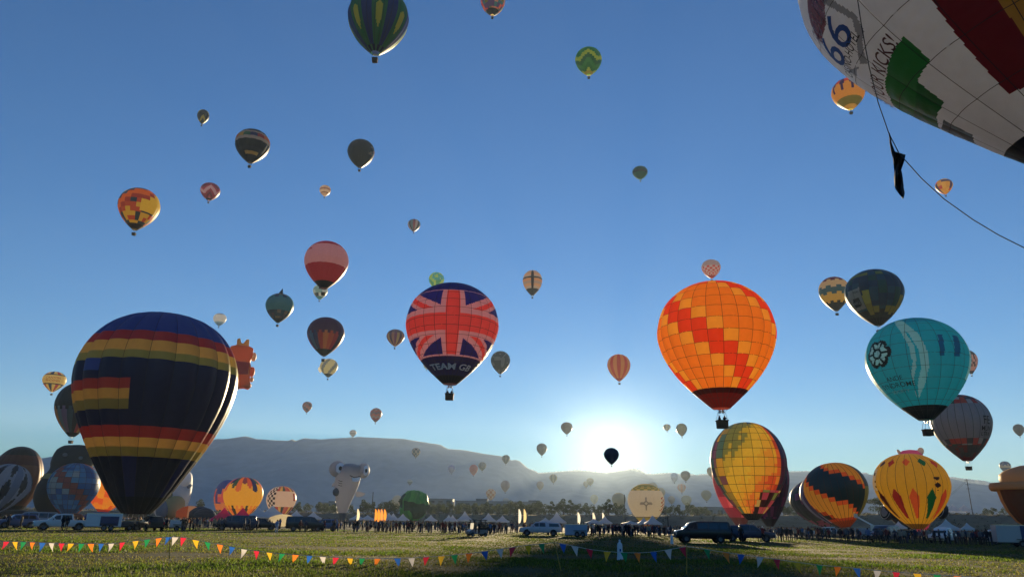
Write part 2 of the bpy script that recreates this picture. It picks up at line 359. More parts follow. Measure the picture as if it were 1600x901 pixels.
def scrub():
    rg = np.random.default_rng(5); v = []; f = []; c = []
    for _ in range(2600):
        x = rg.uniform(-420, 420); y = rg.uniform(406, 470); z = float(emb_h(x)) * float(np.interp(y, [400, 408, 418, 428, 436, 470], [0, .12, .5, .86, 1, 1.03]))
        s = rg.uniform(.35, 1.1)
        for _k in range(9):
            p = Vector((x + rg.normal() * s * .6, y + rg.normal() * s * .6, z + abs(rg.normal()) * s * .55)); a = Vector(rg.normal(size=3)).normalized() * s * .4; b = a.cross(Vector(rg.normal(size=3))).normalized() * s * .3
            n = len(v); v += [p - a, p + b, p + a, p - b]; f.append((n, n + 1, n + 2, n + 3)); k = rg.uniform(.6, 1.4); c.append((.085 * k, .075 * k, .035 * k, .3))
    o = link('scrub', mesh('scrub', v, f, attr_mat('foliage', True, .7, 0, 1, 0), False, c)); o['kind'] = 'stuff'; o['label'] = 'dry scrub bushes covering the bank'; o['category'] = 'scrub'
scrub()

# ------------------------------------------------------------------ buildings on the bank
def building(x0, x1, ytop, ybase, dist, label, floors=2, boxes=(), tone=(.30, .28, .25)):
    a = GD(x0, dist); b = GD(x1, dist); y = a[1]; L = b[0] - a[0]; cx = (a[0] + b[0]) / 2
    def hz(py, px): d = R3 @ np.array([(px - 800) / F, -(py - 450.5) / F, -1.0]); return EYE + d[2] / d[1] * y
    zb = float(emb_h(cx)) - 1.0; zt = hz(ytop, (x0 + x1) / 2); H = zt - zb
    t = thing('building', label, 'building', (cx, y, zb), 0, 'long low buildings on the bank')
    m = mat('wall_%.2f' % tone[0], tone, .85, 0, .15, .3)
    MB().box((0, 9, H / 2), (L, 18, H)).build('wall', m, t)
    MB().box((0, 9, H + .15), (L + .5, 18.5, .3)).build('roof', mat('roof_edge', (.22, .21, .2), .8), t)
    for bx, bw, bh in boxes: MB().box((bx * L, 8, H + .3 + bh / 2), (bw, 6, bh)).build('roof_unit', mat('roof_unit', (.2, .19, .18), .8), t)
    n = max(3, int(L / 5.5)); fh = H / floors
    wm = MB().box((0, 0, 0), (3.2, .12, fh * .42)).me('window', mat('far_glass', (.03, .035, .04), .15, 0, 0, 1, .6))
    for fl in range(floors):
        for i in range(n):
            if fl == 0 and i % 4 == 3: continue
            w = link('window', wm, t, ((-.5 + (i + .5) / n) * L, -.03, (fl + .52) * fh))
building(668, 706, 779, 800, 560, 'flat roofed block left of the long building behind green balloon', 3)
building(711, 846, 783, 800, 570, 'long low flat roofed building with roof boxes on the bank', 2, ((-.2, 9, 1.8), (.42, 9, 1.2)), (.32, .30, .27))
building(1088, 1150, 792, 808, 520, 'plain tan warehouse left of the patchwork balloon', 1, (), (.34, .30, .25))
building(498, 524, 785, 800, 560, 'small grey office block left of the shark balloon', 3, ((.1, 5, 1.2),))
building(1240, 1262, 786, 800, 540, 'small grey building behind the purple balloon', 2)

# ------------------------------------------------------------------ utility poles and wires
POLE = mat('pole_wood', (.06, .048, .04), .9)
def pole(px, ytop, dist, label, arms=2, r=.16, group='utility poles'):
    p = GD(px, dist); zb = float(emb_h(p[0])) if 425 < p[1] < 700 else 0.0
    d = R3 @ np.array([(px - 800) / F, -(ytop - 450.5) / F, -1.0]); zt = EYE + d[2] / d[1] * p[1]
    t = thing('utility_pole', label, 'pole', (p[0], p[1], zb), 0, group); h = zt - zb
    MB().tube([(0, 0, -.3), (0, 0, h)], [r, r * .7], 8).build('post', POLE, t)
    for k in range(arms): MB().box((0, 0, h - .8 - k * 2.4), (3.2 - .3 * k, .18, .2)).build('crossarm', POLE, t)
    return Vector((p[0], p[1], zt))
w1 = pole(1524, 748, 445, 'tall wooden utility pole with three crossarms at right', 3, .28)
w2 = pole(1464, 783, 455, 'short utility pole right of the yellow diamond balloon', 1, .2)
pole(580, 768, 450, 'dark pole rising behind trees near the shark balloon', 0, .35)
pole(806, 796, 300, 'dark pole among tents above the silver pickup', 0, .2)
pole(977, 772, 330, 'tall thin pole just left of the white sun symbol balloon', 0, .2)
pole(1044, 804, 260, 'short dark pole between the sun symbol balloon and black van', 0, .22)
for k, (a, b) in enumerate(((w2, w1), (w1, w1 + Vector((120, -10, -3))))):
    for wk, dz in enumerate((-.7, -3.1)):
        pts = [a.lerp(b, i / 8) + Vector((0, 0, dz * (1 if a is w1 else .3) - 2.0 * math.sin(math.pi * i / 8))) for i in range(9)]
        thing('power_line', ('upper ', 'lower ')[wk] + ['thin power line sagging between the two right hand poles', 'thin power line running right from the tall pole'][k], 'wire', (0, 0, 0), 0, 'power lines', MB().tube(pts, .035, 4).me('power_line', POLE))
# ------------------------------------------------------------------ hot air balloons
PROF = {'std': [(0, .90), (.25, .88), (.5, .79), (.75, .60), (.92, .34), (1, 0.0), (.965, -.27), (.86, -.55), (.69, -.83), (.48, -1.08), (.28, -1.28), (.15, -1.40)],
        'round': [(0, .97), (.3, .93), (.58, .80), (.82, .56), (.96, .27), (1, 0.0), (.95, -.30), (.83, -.56), (.66, -.80), (.46, -1.02), (.28, -1.2), (.15, -1.32)],
        'wide': [(0, .80), (.3, .78), (.58, .68), (.80, .50), (.95, .26), (1, 0.0), (.96, -.28), (.85, -.58), (.68, -.90), (.48, -1.22), (.32, -1.46), (.17, -1.62)],
        'limp': [(0, .98), (.3, .96), (.62, .84), (.86, .55), (.98, .2), (1, -.1), (.97, -.40), (.86, -.66), (.66, -.88), (.42, -1.06), (.25, -1.18), (.14, -1.3)]}
def make_profile(kind):
    p = np.array(PROF[kind], float); n = len(p); out = []
    q = np.vstack([[-p[1, 0], p[1, 1]], p, 2 * p[-1] - p[-2]])
    for i in range(1, n):
        for t in np.linspace(0, 1, 12, endpoint=(i == n - 1)):
            a, b, c, d = q[i - 1], q[i], q[i + 1], q[i + 2]
            out.append(.5 * (2 * b + (c - a) * t + (2 * a - 5 * b + 4 * c - d) * t * t + (3 * b - a - 3 * c + d) * t ** 3))
    out = np.array(out); out[0, 0] = 0.012; out[:, 0] = np.clip(out[:, 0], 0.012, 1)
    s = np.r_[0, np.cumsum(np.linalg.norm(np.diff(out, axis=0), axis=1))]; return s / s[-1], out[:, 0], out[:, 1]
PROFS = {k: make_profile(k) for k in PROF}
LC = {}
def dye(c, tl=1.0):
    """hex colour (optionally hex, translucency) -> rgba; dark or thick cloth lets less light through"""
    key = (c, tl)
    if key in LC: return LC[key]
    h, t = (c if isinstance(c, tuple) else (c, None)); l = lin(h); lum = max(l); e = 1 - .42 * min(1, lum * 1.3) * tl; l = tuple(x ** e for x in l)
    if t is None: t = min(.86, .22 + lum * 1.0) * tl
    LC[key] = (*l, t); return LC[key]
WICKER = mat('wicker', (.10, .055, .025), .85, 0, .3, 9); LEATHER = mat('basket_trim', (.05, .03, .02), .7); STEEL = mat('steel', (.35, .35, .36), .35, .9); CABLE = mat('cable', (.12, .12, .12), .6)
TAPE = mat('load_tape', (.05, .045, .05), .8)
_bk = {}
def basket_meshes(k):
    """wicker basket with padded rim, uprights and burner, k = scale"""
    if k in _bk: return _bk[k]
    b = MB().box((0, 0, .58), (1.45, 1.2, 1.1), top=(1.05, 1.05)); bm_ = b.me('basket', WICKER); bevel(bm_, .08, 2)
    rim = MB()
    for a, c in (((-.78, -.66), (.78, -.66)), ((.78, -.66), (.78, .66)), ((.78, .66), (-.78, .66)), ((-.78, .66), (-.78, -.66))): rim.tube([(*a, 1.14), (*c, 1.14)], .07, 6)
    rm = rim.me('rim', LEATHER)
    up = MB()
    for x in (-.7, .7):
        for y in (-.58, .58): up.tube([(x, y, 1.1), (x * .62, y * .62, 2.35)], .035, 5)
    um = up.me('upright', STEEL)
    bu = MB()
    for a, c in (((-.45, -.37), (.45, -.37)), ((.45, -.37), (.45, .37)), ((.45, .37), (-.45, .37)), ((-.45, .37), (-.45, -.37))): bu.tube([(*a, 2.35), (*c, 2.35)], .03, 5)
    for x in (-.2, .2): bu.revolve([(.02, 2.2), (.13, 2.25), (.15, 2.6), (.1, 2.72), (.02, 2.72)], 10, c=(x, 0, 0))
    _bk[k] = (bm_, rm, um, bu.me('burner', STEEL)); return _bk[k]
class Balloon: pass
FL = 'hot air balloons in flight'; GRD = 'hot air balloons standing on the launch field'; FAR = 'distant hot air balloons in the haze'
def balloon(label, bbox, design, n=24, D=17.0, mode=None, ground=False, lean=0.0, tip=0.0, rows=14, shape='std', bulge=.018, pre=False, group=FL, basket=True, tapes=None, sag=0.0, Z=None, spin=0.0, name='hot_air_balloon', nv=None, nu=None, Zs=1.0, place=None, tl=1.0, wrinkle=.0022):
    x0, x1, yt, ym = bbox; w = x1 - x0; S, RR, ZZ = PROFS[shape]
    Z = (Z or D * F / w) * Zs; R = w * Z / F / 2; kz = 1.0; C = P((x0 + x1) / 2, yt + .42 * (ym - yt), Z)
    az = np.linspace(0, 2 * np.pi, 40, endpoint=False); idx = np.linspace(0, len(S) - 1, 40).astype(int)
    for _ in range(16):
        M = Matrix.Rotation(face_cam(C), 3, 'Z') @ Matrix.Rotation(math.radians(lean), 3, 'Y') @ Matrix.Rotation(math.radians(tip), 3, 'X'); Mn = np.array(M)
        pts = np.stack([np.outer(RR[idx], np.sin(az)) * R, -np.outer(RR[idx], np.cos(az)) * R, np.outer(ZZ[idx], np.ones(40)) * R * kz], -1).reshape(-1, 3) @ Mn.T + C
        X, Y = proj(pts); cx0, cx1, cy0, cy1 = X.min(), X.max(), Y.min(), Y.max()
        R *= (x1 - x0) / (cx1 - cx0); kz *= ((ym - yt) / (cy1 - cy0)) / ((x1 - x0) / (cx1 - cx0)); kz = min(max(kz, .6), 1.7)
        C = C + R3 @ np.array([((x0 + x1) - (cx0 + cx1)) / 2 / F * Z, -((yt + ym) - (cy0 + cy1)) / 2 / F * Z, 0])
    M = Matrix.Rotation(face_cam(C), 3, 'Z') @ Matrix.Rotation(math.radians(lean), 3, 'Y') @ Matrix.Rotation(math.radians(tip), 3, 'X'); Mn = np.array(M)
    if place:                                     # measured directly instead of from its outline
        C, R, kz, ry_, rx_ = place; C = np.array(C); q_ = Matrix.Rotation(math.radians(ry_), 3, 'Y') @ Matrix.Rotation(math.radians(rx_), 3, 'X')
        M = q_ @ Matrix.Rotation(face_cam(C), 3, 'Z'); Mn = np.array(M); Z = float(-((C - CAM) @ R3)[2])
    zm = ZZ[-1] * R * kz; sc = R / 8.5
    mouth = Mn @ np.array([0, 0, zm]) + C
    hang = 2.9 * max(sc, .8)
    base = mouth - np.array([0, 0, hang + .0])
    if ground: base[2] = 0.0
    b = Balloon(); b.R, b.kz, b.C, b.Mn, b.n, b.Z = R, kz, C, Mn, n, Z
    t = thing(name, label, 'hot air balloon', base, 0.0, group); t.rotation_euler = M.to_euler(); b.t = t
    off = Mn.T @ (C - base)                       # envelope centre in the thing's own frame
    b.off = off
    def surf(phi, s, out=0.0, u=None):
        r = np.interp(s, S, RR) * R; z = np.interp(s, S, ZZ) * R * kz
        if u is not None: r = r * (1 + bulge * (1 - u * u) * min(1, 6 * s) * (1 if s < .9 else .6))
        r += out
        p = np.array([r * math.sin(phi), -r * math.cos(phi), z])
        if sag:
            k = sag * R; p[0] += k * mnoise.noise(Vector(p * (2.2 / R) + np.array([3, 1, 0]))); p[1] += k * mnoise.noise(Vector(p * (2.2 / R) + np.array([9, 4, 2]))); p[2] += .6 * k * mnoise.noise(Vector(p * (2.6 / R) + np.array([1, 7, 5])))
        return p + off
    b.surf = surf
    def uv_at(px, py):
        best = None
        ph = np.radians(np.linspace(-100, 100, 241)); ss = np.linspace(0.01, .995, 260)
        rr = np.interp(ss, S, RR) * R; zz = np.interp(ss, S, ZZ) * R * kz
        pt = np.stack([np.outer(rr, np.sin(ph)), -np.outer(rr, np.cos(ph)), np.outer(zz, np.ones(len(ph)))], -1) @ Mn.T + C
        X, Y = proj(pt); dep = ((pt - CAM) @ R3)[..., 2]
        cost = (X - px) ** 2 + (Y - py) ** 2 + np.where(-dep > Z + R * .25, 1e6, 0)
        j, i = np.unravel_index(np.argmin(cost), cost.shape); return math.degrees(ph[i]), ss[j]
    b.uv_at = uv_at
    col = design(b) if pre else design
    if mode is None: mode = 'gore' if w >= 62 else 'one'
    step = 2 * math.pi / n
    def grid(g, s0, s1, NU, NV):
        f = []; c = []
        if sag: v = [surf((g + (-1 + 2 * i / NU) / 2) * step + spin, s0 + (s1 - s0) * j / NV, 0, -1 + 2 * i / NU) for j in range(NV + 1) for i in range(NU + 1)]
        else:
            ss, uu = np.meshgrid(np.linspace(s0, s1, NV + 1), np.linspace(-1, 1, NU + 1), indexing='ij'); ph = (g + uu / 2) * step + spin
            wr = 1 + wrinkle * np.sin(ss * (190 + 37 * (g % 5)) + 2.2 * uu + g) * (1 - uu * uu) * np.clip((ss - .3) * 3, 0, 1)      # soft puckers across each gore
            r = np.interp(ss, S, RR) * R * (1 + bulge * (1 - uu * uu) * np.minimum(1, 6 * ss) * np.where(ss < .9, 1, .6)) * wr
            v = (np.stack([r * np.sin(ph), -r * np.cos(ph), np.interp(ss, S, ZZ) * R * kz], -1) + off).reshape(-1, 3)
        for j in range(NV):
            s = s0 + (s1 - s0) * (j + .5) / NV
            for i in range(NU):
                a = j * (NU + 1) + i; f.append((a, a + NU + 1, a + NU + 2, a + 1)); u = -1 + 2 * (i + .5) / NU
                c.append(dye(col(g, s, u, math.degrees((g + u / 2) * step)), tl))
        return v, f, c
    gs = range(-(n // 2), n - n // 2)
    if mode == 'one':
        NV = nv or (26 if w > 24 else 18); mb = MB()
        for g in gs:
            v, f, c = grid(g, 0, 1, nu or (2 if w > 20 else 1), NV); k = len(mb.v); mb.v += [tuple(x) for x in v]; mb.f += [tuple(i + k for i in q) for q in f]; mb.c += c
        mb.build('envelope', FABRIC, t, True, True)
    elif mode == 'gore':
        NV = nv or int(min(90, max(34, w * .6)))
        for g in gs:
            bk_ = abs(g * step) > 1.85; NU_ = nu or (4 if w < 120 else 6)      # the far side needs fewer faces
            v, f, c = grid(g, 0, 1, max(2, NU_ // 2) if bk_ else NU_, NV // 3 if bk_ and NV > 60 else NV); link('gore', mesh('gore', v, f, FABRIC, True, c), t)
    else:
        for g in gs:
            for r in range(rows):
                plain = len({col(g, (r + a / 6) / rows, -.95 + b_ * .38, math.degrees((g + (-.95 + b_ * .38) / 2) * step)) for a in (.1, 1.5, 3, 4.5, 5.9) for b_ in range(6)}) == 1
                v, f, c = grid(g, r / rows, (r + 1) / rows, nu or 4, min(nv or 4, 4) if plain else (nv or 4)); link('panel', mesh('panel', v, f, FABRIC, True, c), t)
    if tapes is None: tapes = w >= 90
    if tapes:
        mb = MB(); wt = max(.016, Z * .00024)
        for g in gs:
            ph = (g + .5) * step + spin; v = []; f = []
            for j in range(41):
                s = .01 + .985 * j / 40; rr = max(.2, np.interp(s, S, RR) * R)
                for q in (-1, 1): v.append(surf(ph + q * wt / rr, s, .025))
            for j in range(40): f.append((2 * j, 2 * j + 2, 2 * j + 3, 2 * j + 1))
            mb.add(v, f)
        if tapes == 2 or (mode == 'panel' and tapes != 3):
            for r in range(1, rows):
                s0 = r / rows; v = []; f = []; N = n * 4
                for i in range(N + 1):
                    u = ((i % 4) / 4 * 2 - 1) if i < N else -1; ph = (-(n // 2) - .5 + i / 4) * step + spin
                    for q in (-1, 1): v.append(surf(ph, s0 + q * wt / (R * 3.2), .02, u))
                for i in range(N): f.append((2 * i, 2 * i + 2, 2 * i + 3, 2 * i + 1))
                mb.add(v, f)
        o = mb.build('load_tape', TAPE, t, True); o['kind'] = 'stuff'
    # basket, burner and cables
    if basket:
        bk = link('basket', basket_meshes(1)[0], t); k = max(sc, .8)
        inv = Matrix(Mn.T.tolist()).to_4x4()      # basket hangs plumb even when the envelope leans
        bk.matrix_local = inv @ Matrix.Scale(k, 4)
        for nm, q in zip(('rim', 'upright', 'burner'), basket_meshes(1)[1:]): link(nm, q, bk)
        cb = MB(); rm = np.interp(1, S, RR) * R
        zb = Mn.T @ np.array([0, 0, 2.35 * k])
        for a in range(8):
            ph = a * math.pi / 4 + .39; q = Mn.T @ np.array([.45 * k * math.copysign(1, math.cos(ph)), .37 * k * math.copysign(1, math.sin(ph)), 2.35 * k])
            cb.tube([tuple(q), tuple(surf(ph, 1.0))], max(.018, Z * .00009), 4)
        cb.build('suspension_cable', CABLE, t)['kind'] = 'stuff'
    return b
_fonts = {}
def text_verts(txt, bold=.004):
    cu = bpy.data.curves.new('lettering', 'FONT'); cu.body = txt; cu.align_x = 'CENTER'; cu.align_y = 'CENTER'; cu.resolution_u = 3; cu.offset = bold
    o = bpy.data.objects.new('lettering', cu); COL.objects.link(o); dg = bpy.context.evaluated_depsgraph_get(); me = bpy.data.meshes.new_from_object(o.evaluated_get(dg))
    bpy.data.objects.remove(o); bpy.data.curves.remove(cu)
    bm = bmesh.new(); bm.from_mesh(me); bmesh.ops.triangulate(bm, faces=bm.faces)
    for _ in range(2):
        e = [x for x in bm.edges if x.calc_length() > .22]
        if e: bmesh.ops.subdivide_edges(bm, edges=e, cuts=1); bmesh.ops.triangulate(bm, faces=bm.faces)
    v = np.array([x.co for x in bm.verts]); f = [tuple(y.index for y in x.verts) for x in bm.faces]; bm.free(); bpy.data.meshes.remove(me); return v, f
def text_on(b, txt, phi, s, size, colr, xs=1.0, out=.06, slant=0.0, bold=.004):
    """lettering printed round the envelope at azimuth phi (deg) and arc position s"""
    v, f = text_verts(txt, bold); L = b.R * 3.25; pts = []
    r = max(.5, math.hypot(*(b.surf(0, s) - b.off)[:2]))
    for x, y, _ in v:
        ss = s - y * size / L + slant * x * size / L; pts.append(b.surf(math.radians(phi) + x * size * xs / r, min(.99, max(.02, ss)), out, 0))
    c = dye(colr); link('lettering', mesh('lettering', pts, f, FABRIC, True, [c] * len(f)), b.t)
def poly_test(poly):
    poly = list(poly)
    def inside(x, y):
        k = False; j = len(poly) - 1
        for i in range(len(poly)):
            (xi, yi), (xj, yj) = poly[i], poly[j]
            if (yi > y) != (yj > y) and x < (xj - xi) * (y - yi) / (yj - yi + 1e-12) + xi: k = not k
            j = i
        return k
    return inside
def hsh(*a):
    x = 0
    for i, q in enumerate(a): x += (int(q) * (374761393 + 668265263 * i)) & 0xffffffff
    x = (x ^ (x >> 13)) * 1274126177 & 0xffffffff; return ((x ^ (x >> 16)) & 0xffff) / 65535.0
# ---- simple pattern makers
def bands(*bs):
    """bs: (upper limit of s, colour) from the crown down"""
    def f(g, s, u, p):
        for lim, c in bs:
            if s < lim: return c
        return bs[-1][1]
    return f
def stripes(cols, skirt=None, sk=.9, top=None, tp=.2):
    def f(g, s, u, p):
        if skirt and s > sk: return skirt
        if top and s < tp: return top
        return cols[g % len(cols)]
    return f
def patch(cols, rows=12, seed=1, skirt=None, sk=.9):
    def f(g, s, u, p):
        if skirt and s > sk: return skirt
        return cols[int(hsh(g, int(s * rows), seed) * len(cols) * .999)]
    return f
def spiral(cols, rows=14, k=1, skirt=None, sk=.9):
    def f(g, s, u, p):
        if skirt and s > sk: return skirt
        return cols[(int(s * rows) - k * g) % len(cols)]
    return f
def zig(cols, rows=9, amp=1.0, skirt=None, sk=.9):
    """chevron bands"""
    def f(g, s, u, p):
        if skirt and s > sk: return skirt
        return cols[int(s * rows + amp * (abs((g + u / 2) % 4 - 2))) % len(cols)]
    return f
def points(upper, cols, s0=.45, amp=.12, skirt=None, sk=.9):
    """plain top over pointed coloured gores"""
    def f(g, s, u, p):
        if skirt and s > sk: return skirt
        return upper if s < s0 + amp * abs(u) else cols[g % len(cols)]
    return f
# ------------------------------------------------------------------ the near balloons
NAVY, BLUE, DRED, RED, YEL, GOLD, OLV, ORG, WHT, BLK, GRY = '#171b33', '#24419c', '#8f2a2c', '#e0382c', '#e6bf45', '#f0b840', '#a5a94a', '#f58a2c', '#e6e2dc', '#14131a', '#9a9a9c'
def d_bigleft(b):
    y = {k: b.uv_at(245, v)[1] for k, v in dict(b=519, r=532, y=547, o=562, r2=594, y2=610, o2=626, e2=641, r3=668, y3=683, o3=699, e3=713, sk=776).items()}
    def f(g, s, u, p):
        if s < y['b']: return '#23429c'
        if s < y['r']: return '#a8343a'
        if s < y['y']: return '#d8bd55'
        if s < y['o']: return '#98a24c'
        if p < -17 and y['r2'] < s < y['e2']: return '#a83a36' if s < y['y2'] else '#c9a94a' if s < y['o2'] else '#8f8a45'
        if g == -3 and s < y['r2'] - .035: return '#2a489e'
        if s < y['r3']: return '#2b2e4a'
        if s < y['e3']: return '#a82f30' if s < y['y3'] else '#d8b14a' if s < y['o3'] else '#97913f'
        if s > y['sk']: return '#10131f'
        return '#1c2458' if g in (-1, 3) and s < .93 else '#181c33'
    return f
BIG = balloon('huge navy balloon with red, yellow and olive bands at left', (119, 366, 487, 803), d_bigleft, n=20, D=21.5, mode='panel', rows=14, ground=True, bulge=.06, pre=True, shape='wide', group=GRD, nv=10, nu=8, tapes=3)

def d_orange(g, s, u, p):
    if s > .865: return '#7a2328' if s > .905 else '#4a1a20'
    r = int(s / .865 * 13); k = (r - 2 - g) % 8
    if r < 2: return '#d8281c'
    if k in (0, 5): return '#f7c440'
    if k in (6, 7): return '#e42e20'
    return '#f58a28' if r > 2 else '#e2481f'
ORB = balloon('large orange balloon with gold and red spiral panels and dark red skirt', (1029, 1211, 438, 640), d_orange, n=24, mode='panel', rows=15, nv=4, nu=6, bulge=.03)

def d_union(b):
    y0, yc, y1 = b.uv_at(706, 453)[1], b.uv_at(706, 502)[1], b.uv_at(706, 553)[1]
    def f(g, s, u, p):
        if s < y0 - .008: return '#23297a'
        if s < y0: return '#c9b8c4'
        if s > y1 + .012: return '#2a2c66' if s < .93 else '#141728'
        if s > y1: return '#c9b8c4'
        a = ((p + 90) % 180) - 90; X = abs(a) / 80; Y = (s - yc) / (yc - y0) if s < yc else (s - yc) / (y1 - yc)
        W, RD, BL = '#d9bcc0', '#f23b30', '#2a2f8c'
        if X < .105 or abs(Y) < .25: return RD
        if X < .18 or abs(Y) < .40: return W
        q = (abs(Y) - .12) / .88 - (X - .05) / .95 * 1.0
        if abs(q) < .26: return RD if -.13 < q < .05 else W
        return BL
    return f
UJ = balloon('red, white and blue flag balloon reading TEAM GB', (635, 778, 441, 602), d_union, n=24, mode='gore', pre=True, nv=160, nu=12, bulge=.016, tapes=2, rows=16)
text_on(UJ, 'TEAM GB', 0, .865, 1.85, ('#f4f2fa', .03), 1.02, bold=.03)

def d_teal(b):
    U = lambda pts: poly_test([b.uv_at(*q) for q in pts])
    sw1 = U([(1401, 500), (1412, 502), (1436, 522), (1448, 548), (1452, 570), (1446, 600), (1436, 622), (1434, 600), (1440, 574), (1434, 545), (1420, 520)])
    sw2 = U([(1400, 503), (1412, 515), (1428, 540), (1432, 570), (1428, 590), (1430, 612), (1436, 628), (1428, 600), (1424, 585), (1426, 565), (1420, 540), (1408, 518)])
    b1 = U([(1464, 522), (1471, 523), (1475, 555), (1468, 556)]); b2 = U([(1487, 524), (1495, 525), (1498, 556), (1490, 557)])
    pc = b.uv_at(1371, 553); ysk = b.uv_at(1434, 632)[1]
    def f(g, s, u, p):
        if s > ysk: return '#16161c'
        dx = (p - pc[0]) / 20.0; dy = (s - pc[1]) / .105; rr = math.hypot(dx, dy); th = math.atan2(dy, dx); edge = .80 + .20 * abs(math.cos(3 * th)) ** .6
        if rr < edge:
            if rr > edge - .16: return '#16181f'
            if rr < .30: return '#aeb9c6' if rr < .22 else '#16181f'
            k = (th * 6 / (2 * math.pi)) % 1
            if .12 < k < .88 and .38 < rr < edge - .22: return '#b9c3cc'
            return '#16181f'
        if sw1(p, s) or sw2(p, s): return '#b9c0c8'
        if b1(p, s) or b2(p, s): return '#1a5a86'
        if p > 74 and s < .66: return '#c3ced4'
        return '#1c9fb6' if s > .22 else '#1787a4'
    return f
TEAL = balloon('teal balloon with grey ribbon swoosh and dark flower emblem', (1353, 1516, 496, 657), d_teal, n=20, mode='gore', pre=True, nv=130, nu=14, bulge=.022, tapes=2, rows=12, tl=.95)
for tx, (px, py), sz in (('ANDE', (1398, 592), 1.1), ('SYNDROME', (1402, 602), 1.2), ('SOCIETY', (1408, 612), .8)):
    ph, s_ = TEAL.uv_at(px, py); text_on(TEAL, tx, ph, s_, sz, '#15323c' if sz > 1 else '#6fa5b0', .9)

def d_pixel(g, s, u, p):
    if abs(p) > 95: p = math.copysign(180 - abs(p), p)
    r = int(s * 15); h = hsh(g, r, 3); h2 = hsh(r, g, 8)
    if s > .93: return '#1c1718'
    if p < -62: return ['#3c3f78', '#46708a', '#7d3a78', '#3f6d88'][int(h * 3.99)]
    if p < -42: return ['#5d8f88', '#a99f58', '#d8aa3c', '#8c5f86', '#c9a545'][int(h * 4.99)]
    if s > .72 and p > 4 + (.93 - s) * 90: return ['#4a2430', '#b53a78', '#c9b784', '#7fa060', '#3a2630', '#b8447e'][int(h * 5.99)]
    if p > 58: return ['#2c2f55', '#56244f', '#3a3560'][int(h * 2.99)]
    if p > 48 and s < .72: return ['#f0502a', '#e03a2c', '#f07a2e', '#c8322e'][int(h * 3.99)]
    if s < .14: return ['#3f6d88', '#6f8f60', '#a9a44a'][int(h * 2.99)]
    q = s * 1.0 + p / 130 + .22 * (h - .5)
    for lim, cl in ((.22, '#8fa056'), (.36, '#d3c445'), (.56, '#f9d63c'), (.70, '#f9c034'), (.82, '#f79c2e'), (.95, '#f2692a'), (9, '#e03a28')):
        if q < lim: return cl
PX = balloon('egg shaped patchwork balloon, yellow centre with blue, red and magenta panels', (1111, 1229, 659, 812), d_pixel, n=22, D=17, mode='panel', rows=15, nv=3, nu=3, ground=True, shape='round', group=GRD, bulge=.025)
balloon('pink and maroon balloon half hidden behind the patchwork balloon', (1113, 1190, 690, 822), lambda g, s, u, p: '#e08a8a' if .72 < s < .76 and p > -30 else ['#c24a5a', '#d8606a', '#9a2f48'][int(hsh(g, int(s * 9), 4) * 2.99)] if s < .9 else '#6a3028', D=17, Z=260, ground=True, group=GRD, tapes=False, mode='gore')
balloon('purple and magenta balloon behind right side of the patchwork balloon', (1160, 1233, 690, 822), lambda g, s, u, p: ['#5a1f4c', '#7d2560', '#a02a68', '#43204a'][int(hsh(g, int(s * 9), 6) * 3.99)] if s < .9 else '#40202c', D=17, Z=208, ground=True, group=GRD, tapes=False, mode='gore')

def d_stair(g, s, u, p):
    if abs(p) > 95: p = math.copysign(180 - abs(p), p); g = int(p / 12)
    r = int(s * 19); k = r - int(math.floor(g * .95)) - 11
    if s > .9: return '#9a4a24'
    if p > 62: return '#7f8f4a' if s > .5 else '#4a5a5a'
    if -5 <= k <= 0: return '#1f3f4c'
    if k in (-6, 1): return '#e2512a'
    k2 = r - int(math.floor(g * .8)) - 18
    if k2 in (0, 1) or s > .86: return '#c04428' if k2 == 0 or s > .86 else '#2c3438'
    if k2 > 1: return '#2c3438'
    return '#e6ae3c'
balloon('yellow balloon with dark teal diagonal staircase edged in red', (1256, 1357, 722, 824), d_stair, n=30, D=17, ground=True, group=GRD, lean=-8, mode='gore', nu=2, nv=76, bulge=.012)
balloon('dark purple balloon with magenta flecks behind the staircase balloon', (1234, 1322, 745, 824), lambda g, s, u, p: ['#241a2c', '#2e2034', '#7a2a66', '#1c1724'][int(hsh(g, int(s * 11), 2) ** 1.6 * 3.99)] if s < .8 else ['#c04a70', '#2a2028'][int(hsh(g, int(s * 20), 5) * 1.99)], D=17, Z=310, ground=True, group=GRD, lean=-12, tapes=False, mode='gore')
balloon('striped violet and white balloon squeezed behind the staircase balloon', (1250, 1352, 730, 824), stripes(['#4a3a66', '#c9c6d2', '#5a3a5e', '#8a88a8'], '#3a3038', .9), D=17.5, Z=290, ground=True, group=GRD, lean=-10, tapes=False, mode='gore')

def d_diam(g, s, u, p):
    c = '#e2b22c'
    if s > .93: return '#8a6a20'
    for pc, sc_, hw, hh, cl in ((-58, .27, 7, .045, '#4a2020'), (-34, .27, 8, .055, '#b8302a'), (-4, .265, 8, .055, '#e0522e'), (27, .265, 9, .055, '#1f7a44'), (54, .28, 9, .05, '#c0382e')):
        if abs(p - pc) / hw + abs(s - sc_) / hh < 1: return cl
    for pc, cl in ((-62, '#5a2020'), (-27, '#a82a2a'), (2, '#de4e2e'), (31, '#1c7a44'), (58, '#cc4030')):
        top, mid, bot = .535, .62, .86
        hw = 8.5 * ((s - top) / (mid - top) if s < mid else 1 - .55 * (s - mid) / (bot - mid))
        if top < s < bot and abs(p - pc + (s - .6) * -8) < hw: return cl
    if p < -66 and .33 < s < .55: return '#d8d4d0' if hsh(int(p / 5), int(s * 40), 2) > .22 else '#22201e'
    if abs(p - 41) < 2.5 + 3 * math.sin(s * 90) and .43 < s < .56: return '#3a2418'
    return c
balloon('bright yellow balloon with red and green diamonds', (1365, 1485, 708, 826), d_diam, n=24, D=18, ground=True, group=GRD, mode='gore', nu=12, nv=140, bulge=.03, tl=.75)

